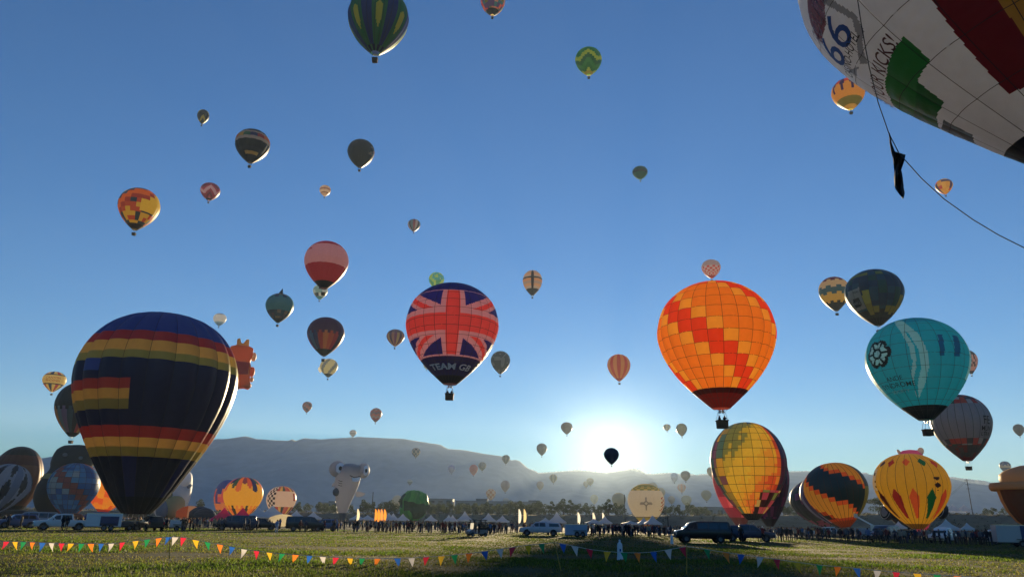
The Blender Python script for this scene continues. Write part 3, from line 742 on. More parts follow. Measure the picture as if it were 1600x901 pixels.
def d_zia(g, s, u, p):
    if s < .16: return '#b9a04c'
    if s < .30: return ['#7f8a4c', '#c9b35a'][(int(s * 40) + g) % 2] if s > .2 else '#8a9450'
    if s > .93: return '#c9702c'
    if s > .86: return '#d8a03a' if (g + int(s * 60)) % 2 else '#d88434'
    if s > .80: return '#a9a04a'
    if s > .785: return '#6a7078'
    dx, dy = p / 9.0, (s - .54) / .055; rr = math.hypot(dx, dy)
    if rr < .75: return '#8c8a84' if rr > .45 else '#c9c4ba'
    if (abs(dx) < .35 and rr < 2.1) or (abs(dy) < .35 and rr < 2.1): return '#9a978f'
    if p > 56 and .42 < s < .68 and (int(s * 44) + int(p / 7)) % 3 == 0: return '#a8442f'
    return '#d2ccc0'
balloon('cream balloon with grey sun symbol and olive and gold trim', (981, 1038, 755, 821), d_zia, n=24, D=17, ground=True, group=GRD, mode='one', nu=6, nv=70, tapes=False, tl=.85)

def d_grey(g, s, u, p):
    if s < .30 or .70 < s < .78: return ['#b8382f', '#4a4a4c', '#2f5a44', '#a8a4a0', '#c04434'][int(hsh(g, int(s * 17), 3) * 4.99)]
    if s > .78: return ['#5a4a48', '#7a2f2c', '#4a4444'][int(hsh(g, int(s * 17), 9) * 2.99)] if s < .95 else '#7a2020'
    return '#8d8b8c'
FE = balloon('grey balloon with red and green checks at crown and base', (1453, 1551, 616, 720), d_grey, n=24, mode='gore', nu=3, nv=60, tl=.5)
ph, s_ = FE.uv_at(1541, 656); text_on(FE, 'FE', ph, s_, 3.0, '#1c1a1c', .8); text_on(FE, 'MUN', ph, s_ + .09, 1.8, '#1c1a1c', .8); text_on(FE, 'LTRA', ph, s_ + .15, 1.5, '#1c1a1c', .8)

def d_dkgreen(b):
    ban = poly_test([b.uv_at(*q) for q in ((1326, 456), (1343, 449), (1355, 482), (1338, 490))]); pat = poly_test([b.uv_at(*q) for q in ((1346, 454), (1358, 452), (1362, 473), (1351, 475))])
    blk = poly_test([b.uv_at(*q) for q in ((1333, 468), (1343, 464), (1347, 478), (1338, 482))])
    def f(g, s, u, p):
        if s > .9: return '#1a1a1c'
        if blk(p, s): return '#20222a'
        if ban(p, s): return '#b4b0a4'
        if pat(p, s): return '#e0cc48'
        h = hsh(g, int(s * 12), 12)
        if .25 < s < .32 and h > .35: return '#a8a044'
        if .58 < s < .86 and h > .68: return '#c9b040'
        if s > .78: return '#33382c'
        return ['#2f5a68', '#2c4a5c', '#2f5a4c', '#2a4454'][int(h * 3.99)]
    return f
DG = balloon('dark green and blue balloon with yellow blocks and white banner', (1320, 1413, 420, 509), d_dkgreen, n=20, mode='gore', pre=True, nu=5, nv=70, tl=.6)
ph, s_ = DG.uv_at(1340, 456); text_on(DG, 'REALTY', ph, s_, .9, '#2a2c30', .9)
ph, s_ = DG.uv_at(1340, 474); text_on(DG, 'ABQ', ph, s_, 1.3, '#d8d4c8', .8)

# ------------------------------------------------------------------ balloons of middle size in flight
def d_star(g, s, u, p):
    k = g % 3
    if s > .93: return '#1f2a4c' if g % 2 else '#3f7a5a'
    if k == 0: return '#d8c040' if .50 + .06 * abs(u) < s < .78 - .12 * abs(u) and abs(u) < .7 else '#2f7a48'
    if k == 1: return '#20357a' if s > .34 + .12 * u and u > -.35 else ('#d8c040' if s < .30 and s > .18 - .1 * u else '#2f7a48')
    return '#20357a' if s > .34 - .12 * u and u < .35 else ('#d8c040' if s < .30 and s > .18 + .1 * u else '#2f7a48')
balloon('green and navy balloon with yellow darts cut by top edge', (544, 638, -22, 88), d_star, n=21, mode='gore', nu=8, nv=90, tl=0.8)
balloon('multicoloured patch balloon with black base cut by top edge', (751, 789, -18, 26), patch(['#d8404a', '#3a9aa0', '#c9a890', '#7f9a50', '#5a5a9a', '#e0705a'], 10, 4, '#17161a', .85), n=18, D=14, tl=0.85)
balloon('green and yellow zigzag balloon high in the middle', (899, 940, 73, 119), zig(['#2f8a3c', '#d8cc40', '#2a7a3a', '#3f9a48'], 9, .8, '#c9a03a', .92), n=16, nu=4, D=16, tl=0.85)
balloon('yellow balloon with purple and red spikes and olive base at right', (1299, 1352, 121, 173), lambda g, s, u, p: '#d8c060' if s > .9 else '#8a9a3c' if s > .72 else ('#4a3070' if (g % 2 and s < .66 - .3 * abs(u)) else ('#d83a34' if s < .38 else '#f0b440')), n=20, nu=4, nv=40, tl=0.85)
balloon('small yellow, red and purple checked balloon beside the rope', (1461, 1489, 279, 304), patch(['#e6c040', '#c84040', '#5a4470', '#e0b038'], 7, 2), n=12, D=15, tl=0.85)
balloon('tiny dark balloon with yellow zigzag high at left', (308, 327, 171, 194), zig(['#23262c', '#23262c', '#c9b84a', '#2a3038'], 7, 1.0, '#1a1a1c', .88), n=12, nu=3, D=10.5, tl=0.85)
balloon('black scalloped balloon with rainbow block band and white rings', (368, 421, 201, 256), lambda g, s, u, p: ('#c9b8a8' if s < .36 or .46 < s < .52 else ['#d8703a', '#e0b040', '#3f7a50', '#2c3060', '#b03038', '#d85a34'][(g + 3) % 6]) if .32 < s < .52 else ('#c9a040' if .78 < s < .83 and abs(p) < 40 else '#1a1a22' if s < .68 or s > .76 else '#2a2a34'), n=14, bulge=.05, nu=4, nv=44, tl=0.85)
balloon('small plain green balloon with dark band right of centre', (988, 1012, 259, 281), bands((.3, '#2f7a5a'), (.5, '#2c6a50'), (.6, '#1f4a3c'), (1, '#3a8a60')), n=14, D=14, tl=0.85)
balloon('nearly black balloon with pale motif on its right', (543, 585, 217, 263), lambda g, s, u, p: ['#8a7a70', '#a8685a', '#4a4a58'][int(hsh(int(p / 8), int(s * 22), 4) * 2.99)] if p > 38 and .42 < s < .66 and hsh(int(p / 8), int(s * 22), 7) > .45 else '#23222a', n=20, nu=3, nv=40, tl=0.85)
balloon('red balloon with white zigzag rings at left', (313, 344, 285, 314), zig(['#b03a4a', '#d8ccd0', '#a83444', '#7a2c3c'], 8, .9, '#2a1c20', .92), n=16, nu=3, D=16, tl=0.85)
balloon('tiny cream balloon with brown rings', (499, 517, 289, 307), bands((.3, '#a8745a'), (.45, '#d8c0a0'), (.56, '#a87458'), (.7, '#d8c4a8'), (.8, '#8a6450'), (1, '#c9a888')), n=12, D=12, tl=0.85)
balloon('yellow balloon with blue and red diagonal patchwork at left', (184, 250, 293, 360), lambda g, s, u, p: '#3a2a28' if s > .9 else (lambda k: '#d8b83c' if k < 4 else '#35587a' if k < 6 else '#d0552f' if k < 8 else '#a83a34' if k < 9 else ('#d8bc40' if s < .66 and p > 0 else ['#3a4a5a', '#b84434', '#c9a53c'][int(hsh(g, int(s * 13), 3) * 2.99)]))(int(s * 13) + int(g * .8) + 3), n=20, mode='gore', nu=3, tl=0.85)
balloon('tiny red, white and dark striped balloon left of centre', (637, 657, 342, 362), stripes(['#a84a50', '#c9c0c0', '#3a3a48', '#6a8a90'], '#2a2a30', .92), n=16, D=14, tl=0.85)
balloon('red balloon with broad pale pink middle and black mouth', (476, 544, 376, 452), lambda g, s, u, p: '#17151a' if s > .88 else '#b8323a' if s < .27 or s > .60 else ('#b04a4c' if p < -50 and (.36 < s < .375) else '#e6bcb4'), n=18, bulge=.03, mode='gore', nu=3, tl=0.6)
balloon('small white cartoon patched balloon under the red and pink balloon', (489, 512, 444, 468), patch(['#d8d8d0', '#c9d0cc', '#3a3c44', '#8ab0a8', '#d8d4cc'], 6, 3, '#3a8a90', .85), n=12, tl=0.85)
FIN = balloon('teal balloon with dark patches and a pointed fin on top', (415, 459, 458, 504), lambda g, s, u, p: '#1f2a30' if s > .9 else (['#2c4650', '#a87a5a', '#24404c', '#6a4a50'][int(hsh(g, int(s * 12), 3) * 3.99)] if s < .26 or s > .66 else ('#3f8f8c' if hsh(g, int(s * 9), 5) > .2 else '#2a4a60')), n=18, nu=3, nv=36, tl=0.85)
q = FIN.surf(0, .02); fm = MB().prism([(-2.2, -1.2), (.6, 3.6), (1.3, -1.0)], -.35, .35); fo = fm.build('fin', mat('fin_cloth', '#1d2c38', .7), FIN.t); fo.location = tuple(q); fo.rotation_euler = (0, 0, 0)
balloon('purple balloon with fan of coloured points above a green base', (480, 538, 495, 556), lambda g, s, u, p: '#20302c' if s > .86 else ('#5a2344' if s < .47 + .10 * abs(u) else ['#e8a040', '#e06a38', '#c03a3a', '#4a3a58', '#8a3a50', '#c0503c', '#2f4a8a', '#3a80a8', '#2c3c70', '#c04a3a'][g % 10]), n=20, nu=4, nv=44, tl=0.85)
balloon('pale yellow balloon with grey swirl under the purple balloon', (500, 528, 560, 589), lambda g, s, u, p: '#2f3c30' if s > .86 else ('#8a8f90' if math.sin(p * .08 + s * 9) > .45 else '#d8cc98'), n=16, nu=3, tl=0.85)
balloon('tiny cream balloon peeping out left of the pale yellow balloon', (497, 505, 572, 582), bands((1, '#d8d0b8')), n=10, tl=0.85)
balloon('small violet and yellow striped balloon left of the flag balloon', (604, 632, 514, 541), lambda g, s, u, p: ['#8a4a66', '#c9a85a', '#5a3a58', '#b87860'][g % 4] if s > .4 else ['#7a4460', '#6a4058', '#5a3a58', '#8a5060'][g % 4], n=20, tl=0.85)
balloon('small white balloon with blue crown and base left of centre', (333, 354, 489, 509), bands((.22, '#5a6f9a'), (.28, '#8a94b0'), (.72, '#dcd8d4'), (.84, '#7aa0b8'), (1, '#4a78a0')), n=14, D=14, tl=0.85)
balloon('blue, green and yellow globe balloon peeping over the flag balloon', (670, 694, 425, 452), lambda g, s, u, p: '#c9d060' if mnoise.noise(Vector((p * .03, s * 6, 1))) > .08 else ('#4aa8b8' if s < .6 else '#58a878'), n=16, nu=3, tl=0.85)
balloon('pale orange banded balloon with a dark cross', (817, 847, 422, 462), lambda g, s, u, p: '#241c20' if s > .78 or abs(p) < 11 or .42 < s < .47 else ['#d8a878', '#c9c0b8', '#d89860', '#b8a8a0'][int(s * 13) % 4], n=20, nu=3, nv=40, tl=0.85)
balloon('dark grey mottled moon balloon right of the flag balloon', (767, 797, 548, 584), lambda g, s, u, p: '#5c5850' if mnoise.noise(Vector((p * .035, s * 7, 4))) < .12 else '#8f887a', n=20, nu=3, tl=0.85)
balloon('tiny pale balloon behind the flag balloon left edge', (661, 673, 564, 577), bands((1, '#a8b4ba')), n=10, tl=0.85)
balloon('orange and gold striped balloon above the sun', (949, 985, 553, 595), stripes(['#c9563a', '#e6b45a'], '#b04a34', .93), n=18, tl=0.6)
balloon('small white balloon with red checked base above the orange balloon', (1096, 1126, 405, 435), lambda g, s, u, p: '#c05048' if s < .16 else ('#b8b0ac' if s < .5 else (['#c8443c', '#d8ccc8'][(g + int(s * 14)) % 2] if s < .9 else '#b03a34')), n=20, tl=0.85)
balloon('maroon, cream, teal and yellow stepped balloon at right', (1279, 1328, 432, 486), lambda g, s, u, p: (lambda k: '#c9b87a' if k < 1.7 else '#7a2f4c' if k < 3.3 else '#dcc09a' if k < 5 else '#3f6f78' if k < 6.4 else '#d8b040' if k < 8.6 else '#1a1a1c')(s * 10.5 + .5 * (g % 2)), n=18, nu=2, nv=42, tl=0.85)
balloon('small dark and pink balloon behind the teal balloon', (1500, 1528, 547, 584), lambda g, s, u, p: '#2c2430' if s < .36 or s > .88 else ('#c9948c' if hsh(int(p / 12), int(s * 12), 2) < .75 else '#5a3038'), n=16, nu=2, tl=0.85)
balloon('small dark balloon at the right edge of the sky', (1582, 1601, 662, 681), bands((1, '#3a3540')), n=12, tl=0.85)
balloon('blue grey balloon with pale mountain shape near right edge', (1561, 1580, 720, 738), lambda g, s, u, p: '#c9bca0' if .38 + .10 * abs(math.sin(p * .1)) < s < .6 else '#4a5a80', n=14, nu=2, tl=0.85)
YB = balloon('yellow balloon with lettering and striped crown at far left', (66, 104, 580, 612), lambda g, s, u, p: ['#e0c870', '#b83a3c', '#e0c870', '#3a4a70'][g % 4] if s < .32 or s > .68 else ('#3a4050' if s < .34 or s > .66 else '#e8cf78'), n=16, nu=3, tl=0.85)
text_on(YB, 'CANYON', -8, .46, 2.6, '#b04a34', .8); text_on(YB, 'PHOENIX', -8, .56, 2.6, '#b04a34', .8)
balloon('black balloon with coloured darts around its base at left', (85, 158, 597, 682), lambda g, s, u, p: '#1c1a1e' if s < .5 + .12 * abs(u) or s > .93 else ['#2c2a30', '#a83a44', '#c9944a', '#6a8a8c', '#7a6a8a', '#35505a'][g % 6], n=20, mode='gore', nu=4, tl=0.85)
balloon('rust and grey diagonal striped small balloon left of centre', (472, 488, 627, 644), spiral(['#b8604a', '#b8604a', '#5a5560', '#8a5a50'], 9, 1), n=12, tl=0.85)
balloon('red and grey banded small balloon below the flag balloon', (578, 597, 637, 659), lambda g, s, u, p: ['#7a5a5c', '#b85a4a', '#a09088', '#a84a44'][int(s * 9 + (g % 2) * .5) % 4], n=14, tl=0.85)
balloon('tiny pale balloon just above the mountain ridge', (546, 557, 671, 682), bands((.5, '#b8b0b0'), (.6, '#8a8688'), (1, '#a8a4a4')), n=10, tl=0.85)
balloon('black balloon hanging right in front of the sun', (943.5, 967, 699, 725), bands((1, ('#100c0e', .03))), n=16, D=19)
# ------------------------------------------------------------------ far balloons fading in the haze
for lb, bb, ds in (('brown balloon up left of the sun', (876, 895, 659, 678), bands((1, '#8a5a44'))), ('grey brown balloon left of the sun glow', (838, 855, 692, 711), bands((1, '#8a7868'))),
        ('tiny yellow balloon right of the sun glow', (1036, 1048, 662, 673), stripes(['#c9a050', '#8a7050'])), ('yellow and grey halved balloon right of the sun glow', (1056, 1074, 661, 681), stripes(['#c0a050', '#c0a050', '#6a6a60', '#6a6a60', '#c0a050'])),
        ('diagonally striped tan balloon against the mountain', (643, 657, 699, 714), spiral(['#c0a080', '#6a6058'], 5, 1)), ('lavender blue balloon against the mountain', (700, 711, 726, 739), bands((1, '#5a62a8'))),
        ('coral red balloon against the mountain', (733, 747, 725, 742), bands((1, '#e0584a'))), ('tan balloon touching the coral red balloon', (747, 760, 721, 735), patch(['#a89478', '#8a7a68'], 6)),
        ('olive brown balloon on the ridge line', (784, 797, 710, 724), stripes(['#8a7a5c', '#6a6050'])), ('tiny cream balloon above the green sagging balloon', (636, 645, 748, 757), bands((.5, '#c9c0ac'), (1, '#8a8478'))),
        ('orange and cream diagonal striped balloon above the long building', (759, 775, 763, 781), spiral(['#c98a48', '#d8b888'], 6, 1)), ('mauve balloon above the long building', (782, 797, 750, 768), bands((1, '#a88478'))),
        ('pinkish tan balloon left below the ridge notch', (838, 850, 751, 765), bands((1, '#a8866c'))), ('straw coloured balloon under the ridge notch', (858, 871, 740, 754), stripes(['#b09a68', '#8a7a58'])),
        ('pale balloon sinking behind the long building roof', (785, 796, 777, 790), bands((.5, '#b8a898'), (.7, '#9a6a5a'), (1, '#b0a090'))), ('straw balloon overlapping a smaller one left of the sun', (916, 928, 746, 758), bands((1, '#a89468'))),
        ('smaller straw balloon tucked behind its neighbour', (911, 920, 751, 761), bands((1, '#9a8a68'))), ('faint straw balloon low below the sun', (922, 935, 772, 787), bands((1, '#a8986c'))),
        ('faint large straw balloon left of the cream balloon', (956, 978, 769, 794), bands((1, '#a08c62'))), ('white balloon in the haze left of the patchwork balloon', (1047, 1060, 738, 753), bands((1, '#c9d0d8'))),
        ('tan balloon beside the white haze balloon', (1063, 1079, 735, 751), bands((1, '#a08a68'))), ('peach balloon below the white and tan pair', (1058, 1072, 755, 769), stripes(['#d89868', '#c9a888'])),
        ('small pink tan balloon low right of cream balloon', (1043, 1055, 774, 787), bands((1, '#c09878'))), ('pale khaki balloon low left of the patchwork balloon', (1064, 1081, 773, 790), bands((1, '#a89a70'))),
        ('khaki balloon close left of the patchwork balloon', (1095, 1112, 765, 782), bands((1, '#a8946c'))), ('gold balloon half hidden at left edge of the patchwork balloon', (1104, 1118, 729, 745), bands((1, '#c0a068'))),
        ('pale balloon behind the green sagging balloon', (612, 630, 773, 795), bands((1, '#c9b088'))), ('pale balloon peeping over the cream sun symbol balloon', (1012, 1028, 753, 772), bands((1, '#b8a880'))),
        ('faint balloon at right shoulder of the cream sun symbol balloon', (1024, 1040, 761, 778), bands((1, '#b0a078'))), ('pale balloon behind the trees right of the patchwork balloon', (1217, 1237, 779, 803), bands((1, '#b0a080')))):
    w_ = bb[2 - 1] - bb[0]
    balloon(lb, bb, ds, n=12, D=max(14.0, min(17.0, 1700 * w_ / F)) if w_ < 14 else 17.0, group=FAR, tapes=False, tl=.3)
# ------------------------------------------------------------------ ground balloons at left
balloon('white and black wavy striped balloon leaning at left edge', (-28, 51, 724, 802), lambda g, s, u, p: '#2a2c36' if (g % 2 == 0 and abs(u) < .95 * abs(math.sin(s * 8 + g * .6))) else ['#b4b8c2', '#8a90a0', '#c9ccd2'][g % 3], n=18, D=17, Z=215, ground=True, group=GRD, lean=14, mode='gore', nu=6, nv=50, tapes=False)
balloon('big dark red and brown balloon behind the striped one', (-18, 68, 697, 812), lambda g, s, u, p: '#231d1e' if s < .26 else '#5a2420' if s < .38 else ('#7a4a30' if s < .8 else '#2c221e'), n=20, D=19, Z=262, ground=True, group=GRD, mode='gore', tapes=False, shape='round')
balloon('blue patchwork balloon with rust diagonal stripes at left', (73, 157, 723, 808), lambda g, s, u, p: '#17202c' if s > .93 else (lambda k: '#a04a3c' if k % 9 in (0, 1) else (['#8fa8ac', '#5f98b4', '#a0b0a8'][int(hsh(g, int(s * 13), 7) * 2.99)] if -62 < p < 8 and .28 < s < .62 and hsh(int(s * 13), g, 3) > .25 else ['#2f74b4', '#2a5f9c', '#3f86b8', '#2c5a8a'][int(hsh(g, int(s * 13), 5) * 3.99)]))(int(s * 13) - g + 30), n=22, D=17, ground=True, group=GRD, mode='panel', rows=13, nu=2, nv=3, bulge=.012, tapes=True)
balloon('orange and yellow wavy checked balloon behind the huge navy one', (139, 201, 729, 803), lambda g, s, u, p: '#a02c24' if s < .22 or s > .9 else ['#f0a832', '#f6bc3a', '#e8542a', '#f49a30'][(int(s * 11 + .5 * math.sin(g * 1.3)) + g // 2) % 4], n=18, D=16, Z=285, ground=True, group=GRD, mode='gore', nu=2, shape='limp', tapes=False, lean=6, sag=.05)
balloon('blue, red and orange balloon behind its yellow twin', (334, 375, 749, 812), lambda g, s, u, p: '#1c1c28' if s > .84 else ('#2c4a9c' if s < .4 + .06 * math.sin(g * 2) else ['#d8504a', '#4a4a9c', '#e07a3a'][int(hsh(g, int(s * 10), 6) * 2.99)] if s < .62 else '#e0913a' if s < .74 + .04 * (g % 2) else '#2c3450'), n=20, D=16, ground=True, group=GRD, mode='one', nu=3, nv=40)
balloon('yellow balloon with blue and red spiky crown above pink tents', (349, 411, 745, 812), lambda g, s, u, p: '#1c1a20' if s > .87 else (['#8a3a58', '#c84a4a', '#2f3a78', '#3f6a50', '#d86048'][g % 5] if s < .32 + .13 * ((g % 3) / 2) - .05 * abs(u) else ('#f2bc30' if s < .66 + .10 * abs(u) else ['#e0602c', '#3a4a40', '#e8842f'][g % 3])), n=20, D=17, ground=True, group=GRD, mode='gore', nu=4, nv=50, tapes=False)
balloon('white balloon with black chequers and red and green stripes', (416, 463, 759, 809), lambda g, s, u, p: '#2c2420' if s > .94 else ((['#1c1a1c', '#e0d8cc'][(int(p / 11) + int(s * 18)) % 2]) if -64 < p < -25 else (['#b8403a', '#d8a840', '#4a5a48', '#c0503c'][int((p + 180) / 13) % 4] if (s < .30 or s > .66) and p > -25 else ('#a8382f' if p > 52 and .36 < s < .52 else '#e6d2bc'))), n=22, D=17, ground=True, group=GRD, mode='one', nu=5, nv=54)
balloon('sagging half inflated bright green balloon', (624, 669, 765, 817), lambda g, s, u, p: '#1c4a26' if (.44 < s < .74 + .1 * math.sin(p * .06) and p > -40) or (p < -45 and .3 < s < .6) else ['#3f9a44', '#2f8a3c', '#49a848'][g % 3] if s < .9 else '#6a5a34', n=22, D=15, ground=True, group=GRD, mode='one', nu=3, nv=40, shape='limp', sag=.16, lean=8)
balloon('dark olive limp envelope standing behind the huge navy balloon', (196, 232, 778, 822), lambda g, s, u, p: '#3a3a30' if g % 2 else '#44443a', n=14, D=12, Z=300, ground=True, group=GRD, mode='one', shape='limp', sag=.12, basket=False)
# envelopes still lying on the grass while they fill
def lying(label, x0, x1, ytop, Z, cols, lean=86, n=14):
    mpp = .95 * Z / F; L = (x1 - x0) * mpp; p = GD((x0 + x1) / 2, Z); H = None
    d = R3 @ np.array([((x0 + x1) / 2 - 800) / F, -(ytop - 450.5) / F, -1.0]); H = max(1.5, EYE + d[2] / d[1] * p[1])
    t = thing('lying_envelope', label, 'balloon envelope', p, face_cam(p), 'balloon envelopes lying on the ground')
    for g in range(n):
        v = []; f = []; c = []; NU, NV = 4, 18
        for j in range(NV + 1):
            x = j / NV; r = (math.sin(math.pi * min(1, x * .92 + .06)) ** .6) * H / 2
            for i in range(NU + 1):
                th = 2 * math.pi * (g + i / NU) / n; rr = r * (1 + .05 * (1 - (2 * i / NU - 1) ** 2)); z = H / 2 + rr * math.sin(th) * (1 + .05 * mnoise.noise(Vector((x * 5, th, 1))))
                v.append(((x - .5) * L, rr * math.cos(th) * 1.15, max(.03 + .002 * g, z * .98)))
        for j in range(NV):
            for i in range(NU): a = j * (NU + 1) + i; f.append((a, a + 1, a + NU + 2, a + NU + 1)); c.append(dye(cols(j / NV, g)))
        link('gore', mesh('gore', v, f, FABRIC, True, c), t)
lying('rust and cream envelope lying on its side right of white shaped balloon', 276, 318, 790, 262, lambda x, g: '#b0552c' if x < .38 else '#c9a880' if x < .72 else '#8a3f28')
lying('dark navy envelope with orange rim lying beside the rust envelope', 296, 331, 791, 240, lambda x, g: '#1c2238' if x < .82 else '#a8582f')
lying('dark grey blue envelope lying nearest the pink tents', 304, 336, 793, 225, lambda x, g: '#22283c')
lying('blue envelope lying under the orange checked balloon', 134, 184, 799, 175, lambda x, g: '#25356f' if g % 3 else '#2c4384')
lying('brown envelope slumped under the striped balloon', 0, 52, 796, 185, lambda x, g: '#2c2018')
lying('orange brown envelope slumped under the blue patchwork balloon', 104, 132, 801, 190, lambda x, g: '#7a3a22' if g % 2 else '#5a2c1c')
lying('cream ribbed envelope dome filling under the chequered balloon', 421, 466, 803, 175, lambda x, g: '#e0d4b4')

# ------------------------------------------------------------------ special shape balloons
CLOTHG = lambda n_, c, t=.45: mat('shape_' + n_, c, .6, 0, .08, .4, .2, None, t)
def shaped(label, px, Z, ybase, group='special shape balloons'):
    p = GD(px, Z); t = thing('shaped_balloon', label, 'hot air balloon', p if ybase else (0, 0, 0), face_cam(p), group); return t
def loft(secs, mpp, cx, yb, n=28, depth=.9, NS=40, ycurve=0.0):
    """elliptical sections (photo y, centre x, half width) -> skin, in metres"""
    a = np.array(secs, float); k = np.linspace(0, 1, len(a)); q = np.linspace(0, 1, NS)
    from_ = lambda i: np.interp(q, k, a[:, i]); ys, xs, hw = from_(0), from_(1), from_(2)
    ker = np.array([.25, .5, .25])
    for _ in range(2):
        for arr in (xs, hw): arr[1:-1] = np.convolve(arr, ker, 'valid')
    v = []; f = []
    for y, x, w in zip(ys, xs, hw):
        for i in range(n):
            t = 2 * math.pi * i / n; v.append(((x - cx) * mpp + w * mpp * math.cos(t), w * mpp * depth * math.sin(t), (yb - y) * mpp))
    for j in range(NS - 1):
        for i in range(n): f.append((j * n + i, j * n + (i + 1) % n, (j + 1) * n + (i + 1) % n, (j + 1) * n + i))
    return v, f
def shark():
    Z = 350; mpp = .925 * Z / F; cx, yb = 537, 817.5; t = shaped('grey hammerhead shark shaped balloon with big eyes and toothy grin', cx, Z, True); L = lambda x, y: ((x - cx) * mpp, (yb - y) * mpp)
    G_ = CLOTHG('shark', (.46, .45, .48)); D_ = CLOTHG('shark_dark', (.10, .11, .13), .2); W_ = CLOTHG('shark_white', (.9, .9, .9), .1); B_ = CLOTHG('shark_black', (.012, .012, .015), .02)
    v, f = loft([(812, 535, 4.5), (803, 534.5, 6), (790, 534, 10), (775, 535, 15), (760, 537, 19), (745, 538.5, 20.5), (737, 540, 21), (729, 541, 20.5), (726, 541, 17), (724.5, 541, 2)], mpp, cx, yb)
    link('body', mesh('body', v, f, G_, True), t)
    v, f = loft([(816, 535.5, 4.0), (808, 535, 5.6), (801, 534.5, 7.2)], mpp, cx, yb, NS=8); link('skirt', mesh('skirt', v, f, D_, True), t)
    for ex, ey, rx, rz, ix, iy, ir, sq in ((520.5, 732.5, 13.5, 13, 525, 732, 7.6, 1), (562, 734, 10.5, 12.2, 566, 734.5, 7.2, .62)):
        x, z = L(ex, ey); e = MB().ball((x, -.4, z), (rx * mpp, 12 * mpp, rz * mpp), nu=24, nv=16).build('eye', G_, t, True)
        x, z = L(ix, iy); MB().ball((x, -12.3 * mpp, z), (ir * sq * mpp, 1.6 * mpp, ir * mpp * 1.15), nu=20, nv=10).build('iris', W_, e, True)
        MB().ball((x + .3 * mpp, -13.6 * mpp, z - .2 * mpp), (3.0 * sq * mpp, 1.2 * mpp, 3.4 * mpp), nu=16, nv=8).build('pupil', B_, e, True)
    x, z = L(541, 732); MB().ball((x, -1.2, z), (17 * mpp, 11 * mpp, 8.5 * mpp), nu=24, nv=14).build('head', G_, t, True)
    def patchy(nm, pts, m, yoff):
        mb = MB(); mb.prism([L(*q) for q in pts], yoff * mpp, (yoff - 1.2) * mpp); return mb.build(nm, m, t)
    patchy('teeth', [(544.5, 744.5), (551, 746.5), (558, 745), (557.5, 751), (551, 753), (545, 752)], W_, -16.8)
    mb = MB(); mb.tube([(*[L(539.5, 742.5)[0]], -17.5 * mpp, L(539.5, 742.5)[1]), (L(548, 746)[0], -19.0 * mpp, L(548, 746)[1]), (L(558, 744)[0], -16.5 * mpp, L(558, 744)[1])], .7 * mpp, 6); mb.build('lip', B_, t)
    for gy in (751, 754.5, 758): mb = MB(); mb.tube([(L(524, gy)[0], -14.4 * mpp, L(524, gy)[1]), (L(527, gy + 1.5)[0], -16.4 * mpp, L(527, gy + 1.5)[1]), (L(530, gy + 1.6)[0], -17.6 * mpp, L(530, gy + 1.6)[1])], .45 * mpp, 5); mb.build('gill', B_, t)
    x, z = L(522, 769); MB().ball((x, -8 * mpp, z), (6 * mpp, 6 * mpp, 6.5 * mpp)).build('fin_pad', D_, t, True)
    for pts, y0 in (([(553, 768), (556, 766.5), (563, 768), (569, 769.5), (565, 774), (558, 776), (553, 775)], 1), ([(519.5, 750), (514, 757), (513, 761), (516, 760), (520, 757)], 2)):
        mb = MB(); mb.prism([L(*q) for q in pts], y0 * mpp, (y0 + 3) * mpp); o = mb.build('fin', G_, t); bevel(o.data, .35, 2)
    MB().box((-.6, 0, .6), (1.5, 1.2, 1.1)).build('basket', WICKER, t)
shark()
def white_shape():
    Z = 268; mpp = .925 * Z / F; cx, yb = 263, 812; t = shaped('white animal shaped balloon with beak and cream belly', cx, Z, True); L = lambda x, y: ((x - cx) * mpp, (yb - y) * mpp)
    W_ = CLOTHG('white', (.78, .79, .82), .55); C_ = CLOTHG('cream', (.62, .50, .25)); K_ = CLOTHG('khaki', (.33, .30, .18)); B_ = CLOTHG('bluegrey', (.26, .30, .38)); R_ = CLOTHG('dullred', (.28, .08, .07), .2)
    v, f = loft([(811, 262, 9), (800, 262, 20), (785, 263, 27), (770, 264, 28.5), (755, 267, 25), (745, 271, 20), (736, 274, 15), (731, 275, 8), (729.5, 275, 2)], mpp, cx, yb); link('body', mesh('body', v, f, W_, True), t)
    x, z = L(276, 745); MB().ball((x, -3, z), (14 * mpp, 14 * mpp, 14 * mpp), nu=24, nv=16).build('head', W_, t, True)
    v = []; mb = MB(); mb.revolve([(6.5 * mpp, 0), (5.5 * mpp, 4 * mpp), (3 * mpp, 9 * mpp), (.3, 12 * mpp)], 14); o = mb.build('beak', B_, t, True); x, z = L(281, 757); o.location = (x, -10 * mpp, z); o.rotation_euler = (math.radians(35), math.radians(75), 0)
    x, z = L(267, 785); MB().ball((x, -13 * mpp, z), (18 * mpp, 15 * mpp, 22 * mpp), nu=24, nv=16).build('belly', C_, t, True)
    x, z = L(258, 771); MB().ball((x, -23 * mpp, z), (8 * mpp, 4.5 * mpp, 6 * mpp)).build('wing_patch', K_, t, True)
    x, z = L(253, 793); MB().ball((x, -22 * mpp, z), (9.5 * mpp, 7 * mpp, 14 * mpp), nu=20, nv=14).build('foot', B_, t, True)
    x, z = L(276, 745); MB().prism([(x - 2 * mpp, z - 2 * mpp), (x + 2 * mpp, z - 3 * mpp), (x + 2.5 * mpp, z + 3 * mpp)], -15.6 * mpp, -17.5 * mpp).build('eye', R_, t)
    MB().box((0, 0, .6), (1.5, 1.2, 1.1)).build('basket', WICKER, t)
white_shape()
